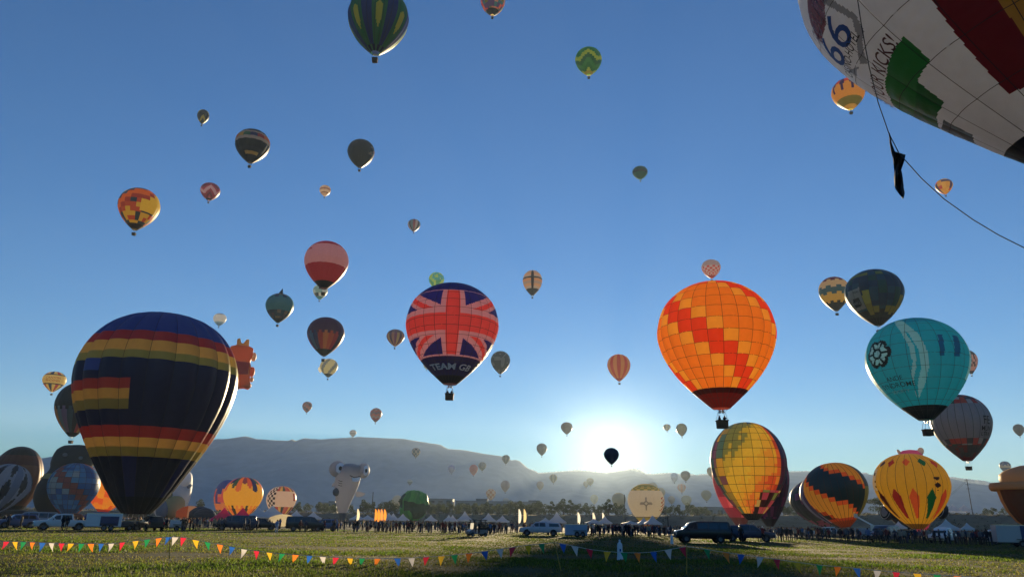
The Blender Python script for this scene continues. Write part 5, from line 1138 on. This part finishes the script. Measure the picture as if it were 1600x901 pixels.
def car(kind, label, px, dist, rz, m, group='vehicles parked on the field', cat=None, flip=False):
    k = CARS[kind]; p = GD(px, dist); t = thing({'pickup': 'pickup_truck', 'camper': 'pickup_truck', 'van': 'passenger_van', 'suv': 'parked_car'}[kind], label, cat or {'pickup': 'pickup truck', 'camper': 'pickup truck', 'van': 'van', 'suv': 'car'}[kind], p, face_cam(p) + rz, group)
    st = k['st']; v = []; f = []; N = 12
    for x, z0, zb, zr, w, wr in st:
        half = [(w * .90, z0), (w, z0 + .16), (w, zb - .14), (w * .965, zb), (wr, max(zb + .005, zr - .06)), (wr * .90, zr)]
        v += [(x, -a, z) for a, z in half] + [(x, a, z) for a, z in half[::-1]]
    for j in range(len(st) - 1):
        for i in range(N): f.append((j * N + i, j * N + (i + 1) % N, (j + 1) * N + (i + 1) % N, (j + 1) * N + i))
    f.append(tuple(range(N))[::-1]); f.append(tuple(range((len(st) - 1) * N, len(st) * N)))
    me = mesh('body', v, f, m, True); bevel(me, .03, 2, 35); link('body', me, t)
    sx = np.array([s[0] for s in st]); I = lambda x, i: float(np.interp(x, sx, [s[i] for s in st]))
    def side(x, z):
        zb, zr, w, wr = I(x, 2), I(x, 3), I(x, 4) * .965, I(x, 5); q = min(1, max(0, (z - zb) / max(.02, zr - .06 - zb))); return w + (wr - w) * q + .012
    for a, b, c, d in k['wins']:
        for sy in (-1, 1):
            zb = 1.20 if kind != 'van' else 1.34; vv = []
            for x, z in ((a, zb), (b, I(b, 3) - .14), (c, I(c, 3) - .14), (d, zb)): vv.append((x, sy * side(x, z), z))
            link('window', mesh('window', vv, [(0, 1, 2, 3)], GLASS), t)
    for nm, (xb, xt) in (('windshield', k['shield']), ('rear_window', k['rear'])):
        e = -.015 if nm == 'windshield' else .015; zb = I(xb, 3) + .05; zt = I(xt, 3) - .07
        w0, w1 = I(xb, 5) * .9, I(xt, 5) * .92
        if nm == 'rear_window': zb = 1.25 if kind != 'van' else 1.4
        link(nm, mesh(nm, [(xb + e * 2, -w0, zb), (xb + e * 2, w0, zb), (xt + e, w1, zt), (xt + e, -w1, zt)], [(0, 1, 2, 3)], GLASS), t)
    for x in k['wh']:
        for sy in (-1, 1): o = MB().revolve([(.01, 0), (k['r'] * 1.2, 0), (k['r'] * 1.2, .02)], 20).build('wheel_arch', DARKP, t); o.location = (x, sy * (I(x, 4) + .004), k['r'] + .02); o.rotation_euler = (math.pi / 2, 0, 0)
    add_wheels(t, k['wh'], I(0, 4) - .06, k['r'])
    xf, xr = st[0][0], st[-1][0]
    MB().box((xf - .04, 0, .55), (.14, 1.75, .2)).build('front_bumper', CHROME if kind == 'pickup' else DARKP, t); MB().box((xr + .04, 0, .58), (.14, 1.75, .18)).build('rear_bumper', DARKP, t)
    MB().box((xf - .01, 0, .80), (.06, 1.0, .2)).build('grille', DARKP, t)
    for sy in (-1, 1):
        MB().box((xf + .02, sy * .68, .84), (.1, .26, .16)).build('headlight', LAMP, t); MB().box((xr - .02, sy * .84, .95), (.08, .14, .3)).build('tail_light', TAIL, t)
        x = k['shield'][0] + .35; MB().box((x, sy * (I(x, 4) + .12), 1.25), (.1, .2, .16)).build('mirror', DARKP, t)
        for wx in (k['wins'][0][2] + .04,): MB().box((wx + .1, sy * (I(wx, 4) + .012), 1.0), (.16, .03, .03)).build('door_handle', DARKP, t)
    return t
LEFT, RIGHT = 0.0, math.pi
WHITEP, SILV, BLACKP, BLUEP, DKBLUE, PALE = paint('white', (.66, .66, .66)), paint('silver', (.42, .45, .50)), paint('black', (.012, .012, .014)), paint('blue', (.05, .11, .25)), paint('navy', (.02, .03, .07)), paint('pale_blue', (.25, .30, .36))
car('pickup', 'white crew cab pickup parked at left', 99, 92, LEFT + .12, WHITEP)
car('suv', 'blue car left of the white pickup', 29, 99, LEFT + .2, BLUEP)
car('van', 'pale blue van just behind the white pickup nose', 54, 104, LEFT, PALE)
car('suv', 'black jeep like car under the huge navy balloon', 238, 95, LEFT - 1.3, BLACKP)
car('camper', 'silver pickup with camper shell near the middle', 845, 107, LEFT, SILV)
car('van', 'black passenger van parked right of centre', 1096, 80, LEFT + .22, BLACKP)
car('suv', 'dark car close behind the black van', 1139, 90, LEFT, DKBLUE)
car('pickup', 'dark pickup with pale cover right of the black van', 1168, 88, RIGHT, DKBLUE)
car('van', 'dark van in the crowd left of the yellow diamond balloon', 1382, 100, 1.2, DKBLUE)
car('pickup', 'white pickup facing the sun among right hand crowd', 1472, 96, 1.3, WHITEP)
car('suv', 'white car left of the white trailer at right', 1555, 94, .9, WHITEP)
car('van', 'dark van below the yellow spiky crown balloon', 370, 112, LEFT, DKBLUE)
car('suv', 'blue car below the hammerhead shark balloon', 507, 118, LEFT, BLUEP)
car('van', 'dark van left of the blue car below the shark', 478, 114, RIGHT, BLACKP)
car('suv', 'dark car parked below the chequered balloon', 410, 116, RIGHT, BLACKP)
car('suv', 'small white car far behind the right hand crowd', 1288, 150, LEFT, WHITEP)
def trailer(label, px, dist, rz, L, H, m, opening=None, group='box trailers on the field', zf=.45):
    p = GD(px, dist); t = thing('box_trailer', label, 'trailer', p, face_cam(p) + rz, group); W = 2.1
    o = MB().box((0, 0, zf + H / 2), (L, W, H)).build('body', m, t); bevel(o.data, .06, 2)
    MB().box((0, 0, zf + H + .015), (L + .06, W + .06, .05)).build('roof_trim', CHROME, t); MB().box((0, 0, zf - .05), (L + .04, W + .04, .10)).build('frame', DARKP, t)
    MB().tube([(-L / 2, -.5, zf), (-L / 2 - 1.1, 0, zf)], .05).tube([(-L / 2, .5, zf), (-L / 2 - 1.1, 0, zf)], .05).tube([(-L / 2 - 1.0, 0, zf), (-L / 2 - 1.0, 0, .02)], .04).build('tongue', DARKP, t)
    for k in range(int(L / .6)): MB().box((-L / 2 + .3 + k * .6, -W / 2 - .006, zf + H / 2), (.02, .014, H * .96)).build('rib', m, t)
    if opening: MB().box((opening[0], -W / 2 - .008, zf + opening[2] / 2 + .1), (opening[1], .02, opening[2])).build('side_door', mat('door_blue', (.03, .05, .13), .5), t)
    for sy in (-1, 1): MB().box((L / 2 + .01, sy * .9, zf + .15), (.03, .12, .16)).build('tail_light', TAIL, t); MB().box((.5, sy * (W / 2 + .12), .78), (1.7, .26, .06)).build('fender', DARKP, t)
    add_wheels(t, (.12, .88), W / 2 + .12, .33, .2)
    return t
trailer('white box trailer with dark blue open side behind white pickup', 164, 94, LEFT, 3.9, 1.55, WHITEP, (.6, 2.0, 1.1))
trailer('low dark trailer beside the black jeep', 204, 97, LEFT, 2.9, .7, DKBLUE)
trailer('grey blue box trailer behind the silver pickup', 900, 103, LEFT, 3.0, 1.35, paint('trailer_grey', (.30, .36, .48)), zf=.2)
trailer('white box trailer with blue end panel at right edge', 1587, 82, LEFT + .25, 4.2, 1.75, paint('dull_white', (.40, .40, .40)), (.7, 1.1, 1.6))
trailer('small white trailer below the staircase balloon', 1347, 118, LEFT, 2.2, 1.25, PALE)
trailer('small white trailer on wheels beside the people under the white shape', 277, 98, LEFT, 1.5, .9, WHITEP)
def golf_cart():
    p = GD(746, 92); t = thing('golf_cart', 'white golf cart with roof frame casting a long shadow', 'golf cart', p, face_cam(p) + .45, None)
    o = MB().prism([(-1.2, .32), (-1.25, .62), (-.85, .85), (-.6, .85), (-.5, .45), (.1, .42), (.15, .78), (1.1, .82), (1.2, .4), (1.1, .3)], -.58, .58).build('body', paint('cart', (.16, .17, .2)), t); bevel(o.data, .05, 2)
    MB().box((.35, 0, .88), (.55, 1.05, .14)).build('seat', DARKP, t); MB().box((.68, 0, 1.12), (.12, 1.05, .5)).build('seat_back', DARKP, t); MB().box((1.15, 0, .9), (.4, 1.0, .5)).build('cargo_box', DARKP, t)
    for x, y in ((-.72, -.55), (-.72, .55), (.85, -.55), (.85, .55)): MB().tube([(x, y, .8), (x * .9, y, 1.86)], .055).build('roof_post', DARKP, t)
    o = MB().box((.08, 0, 1.9), (1.9, 1.2, .11)).build('roof', paint('cart_roof', (.05, .05, .05)), t); bevel(o.data, .03, 2)
    w = MB().add([(-.80, -.53, .86), (-.80, .53, .86), (-.68, .53, 1.55), (-.68, -.53, 1.55)], [(0, 1, 2, 3)]).build('windshield', mat('frosted_shield', (.7, .7, .68), .25, 0, 0, 1, .5, None, .6), t)
    MB().tube([(-.45, -.25, .95), (-.3, -.25, 1.15)], .02).tube([(-.3 + .12 * math.cos(a), -.25 + .17 * math.sin(a), 1.15 + .1 * math.cos(a)) for a in np.linspace(0, 6.28, 13)], .018, cap=False).build('steering_wheel', DARKP, t)
    add_wheels(t, (-.85, .85), .55, .24, .2)
    for sy in (-1, 1): MB().box((-1.24, sy * .4, .6), (.06, .18, .1)).build('headlight', LAMP, t)
    q = p + np.array([.35, -.15, .0]); person(748.5, 91.6, 'driver in dark clothes at the golf cart', S('sit', '#1a1a20', '#202228'), 1.2, .98)
golf_cart()
def boom_lift():
    p = GD(1362, 150); t = thing('boom_lift', 'pale boom lift with raised arm behind right hand crowd', 'boom lift', p, face_cam(p), None); m = paint('lift', (.62, .6, .5))
    MB().box((0, 0, .9), (2.6, 1.8, .9)).build('base', m, t); add_wheels(t, (-.85, .85), .9, .42, .3); MB().box((.4, 0, 1.8), (1.2, 1.2, .9)).build('turret', m, t)
    MB().box((-.9, 0, 2.9), (3.6, .3, .3), M=Matrix.Rotation(math.radians(31), 3, 'Y')).build('boom', paint('boom', (.75, .73, .68)), t); MB().box((-2.6, 0, 4.0), (.7, .8, .8)).build('cage', m, t)
boom_lift()
# ------------------------------------------------------------------ tents and feather flags
CANVAS = mat('tent_canvas', (.72, .72, .72), .7, 0, .05, 1, .2, None, .35); PINKC = mat('pink_canvas', (.75, .08, .2), .6, 0, .05, 1, .2, None, .5); ALU = mat('tent_leg', (.4, .4, .42), .4, .8)
_tent = {}
def tent(label, px, dist, w, h=2.2, peak=1.9, m=None, group='white peaked tents behind the crowd', d=None):
    m = m or CANVAS; k = (w, h, peak, m.name); d = d or w
    if k not in _tent:
        a = w / 2; ring = lambda q, z, N=8: [(a * q * x, a * q * y, z) for x, y in ((-1, -1), (0, -1), (1, -1), (1, 0), (1, 1), (0, 1), (-1, 1), (-1, 0))]
        mb = MB(); R_ = [ring(1, h), ring(.72, h + peak * .18), ring(.40, h + peak * .45), ring(.14, h + peak * .80), ring(.02, h + peak)]; v = [p for r in R_ for p in r]; f = [(j * 8 + i, j * 8 + (i + 1) % 8, (j + 1) * 8 + (i + 1) % 8, (j + 1) * 8 + i) for j in range(4) for i in range(8)]
        can = mb.add(v, f).me('canopy', m, False); vb = MB().add(ring(1.0, h) + ring(1.005, h - .35), [(i, (i + 1) % 8, 8 + (i + 1) % 8, 8 + i) for i in range(8)]).me('valance', m); lg = MB().tube([(0, 0, 0), (0, 0, h)], .045).me('leg', ALU); _tent[k] = (can, vb, lg, a)
    can, vb, lg, a = _tent[k]; p = GD(px, dist); t = thing('tent', label, 'tent', p, face_cam(p) + .1, group)
    link('canopy', can, t); link('valance', vb, t)
    for x in (-1, 1):
        for y in (-1, 1): link('leg', lg, t, (x * (a - .06), y * (a - .06), 0))
for px, dist, w, h, pk, lb in ((404, 205, 9, 2.6, 3.0, 'large white tent under the yellow spiky crown balloon'), (424, 215, 12, 2.6, 4.2, 'largest white tent, behind the chequered balloon'), (462, 205, 7, 2.4, 2.6, 'white tent right of the cream envelope dome'), (489, 210, 6, 2.4, 2.4, 'white tent between cream dome and shark balloon'),
        (558, 230, 6, 2.4, 2.0, 'white tent right behind the shark balloon skirt'), (574, 232, 6, 2.4, 1.6, 'low white tent between shark and orange flags'), (607, 228, 6, 2.4, 2.6, 'white tent just right of the orange flags'), (614, 236, 5, 2.4, 2.6, 'second white tent right of the orange flags'), (629, 226, 5, 2.4, 2.4, 'white tent left below the green sagging balloon'),
        (673, 235, 5, 2.4, 2.2, 'white tent right of the green sagging balloon'), (701, 224, 4, 2.4, 2.2, 'left of twin small white tents near red jacket person'), (707, 228, 4, 2.4, 2.2, 'right of twin small white tents near red jacket person'), (726, 200, 5.2, 2.6, 3.0, 'tall white peaked tent left of the golf cart'), (763, 205, 5, 2.6, 2.6, 'white peaked tent behind the golf cart roof'),
        (785, 220, 5, 2.4, 2.2, 'small pale tent right of the golf cart'), (852, 190, 5, 2.2, 1.6, 'low shaded tent behind the silver pickup'), (870, 195, 6, 2.4, 3.4, 'tall pale tent above the silver pickup tail'), (928, 195, 6, 2.3, 1.4, 'low wide tent right of the grey box trailer'), (945, 205, 5, 2.4, 2.4, 'pale tent left of the pointing person'),
        (985, 190, 6, 2.3, .8, 'flat white canopy behind the pointing person'), (1006, 215, 5, 2.4, 2.2, 'pale tent under left side of cream sun symbol balloon'), (1020, 200, 6, 2.4, 2.8, 'pale tent under right side of cream sun symbol balloon'), (1405, 170, 4, 2.3, 1.8, 'white tent left of the yellow diamond balloon base'), (1480, 128, 4.6, 2.2, 2.0, 'white pop up tent right of the yellow diamond balloon'), (1512, 150, 3.2, 2.2, 1.6, 'small white tent farther right of the pop up tent')):
    tent(lb, px, dist, round(w * .74, 2), round(h * .85, 2), round(pk * .72, 2))
tent('left pink tent under the yellow spiky crown balloon', 349, 160, 5.2, 1.4, 2.4, PINKC, 'pink tents')
tent('right pink tent under the yellow spiky crown balloon', 378, 158, 5.2, 1.4, 2.4, PINKC, 'pink tents')
def bank_tent():
    p = GD(1503, 450); p[2] = float(emb_h(p[0])) ; t = thing('tent', 'twin peaked white tent on the bank beside the short pole', 'tent', p, 0, None)
    for x in (-3.4, 3.4): MB().add([(x - 3.6, -3, 1.8), (x + 3.6, -3, 1.8), (x + 3.6, 3, 1.8), (x - 3.6, 3, 1.8), (x, 0, 6.0)], [(0, 1, 4), (1, 2, 4), (2, 3, 4), (3, 0, 4)]).build('canopy', CANVAS, t)
    for x in (-6.8, 0, 6.8): MB().tube([(x, -2.9, -.3), (x, -2.9, 1.8)], .1).build('leg', ALU, t)
bank_tent()
def feather(label, px, dist, h, c):
    p = GD(px, dist); t = thing('feather_flag', label, 'flag', p, face_cam(p), 'feather flags among the tents'); MB().tube([(0, 0, 0), (0, 0, h)], .035).build('mast', ALU, t)
    n = 10; v = []; f = []
    for j in range(n + 1):
        k = j / n; w = .75 * math.sin(math.pi * (.12 + .83 * k)) ** .6
        for q in (0, .5, 1): v.append((.03 + w * q, .12 * math.sin(3 * q + 4 * k), h * (.3 + .7 * k)))
    for j in range(n):
        for i in range(2): f.append((j * 3 + i, j * 3 + i + 1, j * 3 + i + 4, j * 3 + i + 3))
    o = link('cloth', mesh('cloth', v, f, mat('flag_%02x%02x' % (int(c[0] * 99), int(c[2] * 99)), c, .7, 0, 0, 1, .2, None, .5), True), t)
for px, lb, c in ((585, 'leftmost orange feather flag', (.8, .3, .05)), (589.5, 'second orange feather flag', (.8, .28, .05)), (594, 'third orange feather flag', (.8, .3, .08)), (599, 'rightmost orange feather flag', (.8, .26, .05)), (810, 'white feather flag left of the tan one', (.75, .75, .7)), (818, 'tan feather flag above the silver pickup', (.7, .55, .3)), (902.5, 'white feather flag above the grey box trailer', (.75, .74, .7)), (926, 'pale feather flag right of the grey box trailer', (.7, .68, .6)), (941, 'tall white feather flag left of the pointing person', (.75, .74, .7)), (557, 'pale feather flag behind the shark balloon', (.7, .65, .5))):
    feather(lb, px, 205, 4.6 if px > 900 or px < 600 else 5.2, c)
# ------------------------------------------------------------------ bunting on stakes
STRING = mat('bunting_string', (.55, .54, .5), .8); WOODP = mat('stake_wood', (.42, .27, .06), .8, 0, .2, 6)
FLAGC = {'r': (.62, .03, .06), 'y': (.75, .45, .03), 'g': (.02, .26, .09), 'o': (.80, .22, .03), 'b': (.03, .13, .50), 'w': (.62, .58, .56)}
FM = {k: mat('pennant_' + k, c, .5, 0, .05, 6, .3, None, .45) for k, c in FLAGC.items()}
SEGS = [('left string of coloured pennants running out of frame', [(-20, 845), (10, 845.3), (40, 846), (90, 848), (140, 848.7), (174, 848.5), (215, 844), (248, 840), (266, 838)], 31.5, 30.5, [(10, 'r'), (24, 'y'), (37, 'g'), (51, 'o'), (66, 'b'), (81, 'w'), (96, 'r'), (111, 'y'), (127, 'g'), (142, 'o'), (158, 'b'), (174, 'w'), (191, 'r'), (212, 'y'), (230, 'g'), (248, 'o'), (264, 'b')]),
        ('long sagging string of coloured pennants left of centre', [(266, 838), (287, 839), (306, 843), (344, 850), (382, 857.5), (421, 862.5), (462, 866), (504, 869), (547, 871.3), (590, 872), (643, 871), (690, 868), (733, 864), (780, 857.5), (824, 851), (867, 847)], 30.5, 26.5, [(274, 'w'), (287, 'r'), (306, 'y'), (324, 'g'), (344, 'o'), (363, 'b'), (382, 'w'), (401, 'r'), (421, 'y'), (441, 'g'), (462, 'o'), (484, 'b'), (504, 'w'), (525, 'r'), (547, 'y'), (566, 'g'), (590, 'o'), (621, 'b'), (643, 'w'), (666, 'r'), (690, 'y'), (710, 'g'), (733, 'o'), (757, 'b'), (781, 'w'), (801, 'r'), (825, 'y'), (846, 'g')]),
        ('short string of coloured pennants between the two yellow stakes', [(867, 847), (880, 849), (900, 853), (921, 857.5), (950, 861), (975, 862.5), (997, 863), (1020, 861.5), (1044, 858), (1073, 853)], 26.5, 25.5, [(879, 'b'), (898, 'w'), (921, 'r'), (949, 'y'), (975, 'g'), (996, 'o'), (1021, 'b'), (1044, 'w'), (1066, 'r')]),
        ('right string of coloured pennants sagging out of frame', [(1073, 853), (1104, 857.5), (1134, 862.5), (1158, 865.5), (1186, 869.5), (1214, 873), (1244, 877.5), (1280, 882), (1308, 884.5), (1338, 887), (1370, 890.5), (1400, 893), (1432, 895), (1463, 897), (1500, 899.5), (1560, 903), (1640, 906)], 25.5, 23.5, [(1104, 'g'), (1134, 'o'), (1158, 'b'), (1187, 'w'), (1214, 'r'), (1245, 'y'), (1280, 'g'), (1309, 'o'), (1338, 'b'), (1371, 'w'), (1400, 'r'), (1433, 'y'), (1463, 'g'), (1495, 'o'), (1528, 'b')])]
frg = random.Random(4)
for lb, path, z0, z1, flags in SEGS:
    xs = [q[0] for q in path]; ys = [q[1] for q in path]; dz = lambda x: z0 + (z1 - z0) * (x - xs[0]) / (xs[-1] - xs[0]); org_ = P(xs[0], ys[0], z0)
    W = lambda x: P(x, float(np.interp(x, xs, ys)), dz(x)) - org_
    t = thing('bunting', lb, 'bunting', org_, 0, 'strings of pennant bunting')
    MB().tube([tuple(W(x)) for x in np.linspace(xs[0], xs[-1], int((xs[-1] - xs[0]) / 6))], .009, 5).build('string', STRING, t)
    for x, c in flags:
        px = dz(x) / F; w, h = .255 * frg.uniform(.92, 1.06), .345 * frg.uniform(.94, 1.05); a = W(x - w / 2 / px); b = W(x + w / 2 / px); sw = frg.uniform(-.09, .09); by = frg.uniform(-.26, .2); v = []; f = []
        n = 5
        for j in range(n + 1):
            k = j / n; cx_ = (a + b) / 2
            for i in range(4):
                q = i / 3; e = a + (b - a) * q; pnt = e * (1 - k) + (cx_ + np.array([sw, 0, 0])) * k; pnt = pnt + np.array([0, by * k * k + .025 * math.sin(q * 5 + x) * (1 - k * .6), -h * k]); v.append(pnt)
        for j in range(n):
            for i in range(3): f.append((j * 4 + i, j * 4 + i + 1, j * 4 + i + 5, j * 4 + i + 4))
        link('pennant', mesh('pennant', v, f, FM[c], True), t)
def stake(lb, top, Z, lean_px):
    a = P(top[0], top[1], Z); b = P(top[0] + lean_px, top[1] + 40, Z); d = (b - a); k = (a[2] + .12) / max(.01, a[2] - b[2]); foot = a + d * k
    thing('stake', lb, 'stake', (foot[0], foot[1], 0), 0, 'wooden bunting stakes', MB().tube([tuple(a + (a - foot) * .05 - np.array([foot[0], foot[1], 0])), (0, 0, -.1)], [.016, .02], 7).me('stake', WOODP))
stake('thin stake holding the bunting at left', (266, 837), 30.5, -2); stake('leaning yellow stake left of the white marker', (866, 845), 26.4, 9); stake('upright yellow stake right of the white marker', (1073, 852), 25.4, 0)
def marker(lb, px, base, h):
    p = G(px, base); t = thing('marker_post', lb, 'marker post', p, face_cam(p), 'white marker posts'); m = mat('marker_white', (.6, .64, .7), .5, 0, .06, 5)
    MB().revolve([(.16, 0), (.15, .05), (.13, .3 * h), (.125, .72 * h), (.10, .82 * h), (.045, .88 * h), (.04, .93 * h), (.055, .96 * h), (.02, h)], 14).build('sleeve', m, t, True)
    MB().box((.02, -.135, .5 * h), (.07, .02, .12 * h)).build('mark', mat('marker_blue', (.02, .05, .25), .5), t)
marker('larger white marker post in the foreground shadow', 969, 875, .95); marker('smaller white marker post before the black van', 1050, 849, .86)
# ------------------------------------------------------------------ haze
hz = MB().box((0, 1500, 210), (6960, 3800, 424)).build('haze', None); hz['kind'] = 'stuff'; hz['label'] = 'thin morning haze over field and mountain'; hz['category'] = 'haze'
hm = bpy.data.materials.new('haze'); hm.use_nodes = True; nt = hm.node_tree; nt.nodes.clear(); out = nt.nodes.new('ShaderNodeOutputMaterial'); ad = nt.nodes.new('ShaderNodeAddShader'); nt.links.new(ad.outputs[0], out.inputs['Volume'])
# even everywhere: fine air haze plus a little dust that scatters light forward
for k, (c, dens, g) in enumerate((((.58, .77, 1.0, 1), HAZE_DENSITY, HAZE_G), ((1.0, .60, .20, 1), DUST_DENSITY, .93))):
    pv = nt.nodes.new('ShaderNodeVolumePrincipled'); pv.inputs['Color'].default_value = c; pv.inputs['Density'].default_value = dens; pv.inputs['Anisotropy'].default_value = g; nt.links.new(pv.outputs[0], ad.inputs[k])
hz.data.materials.append(hm)
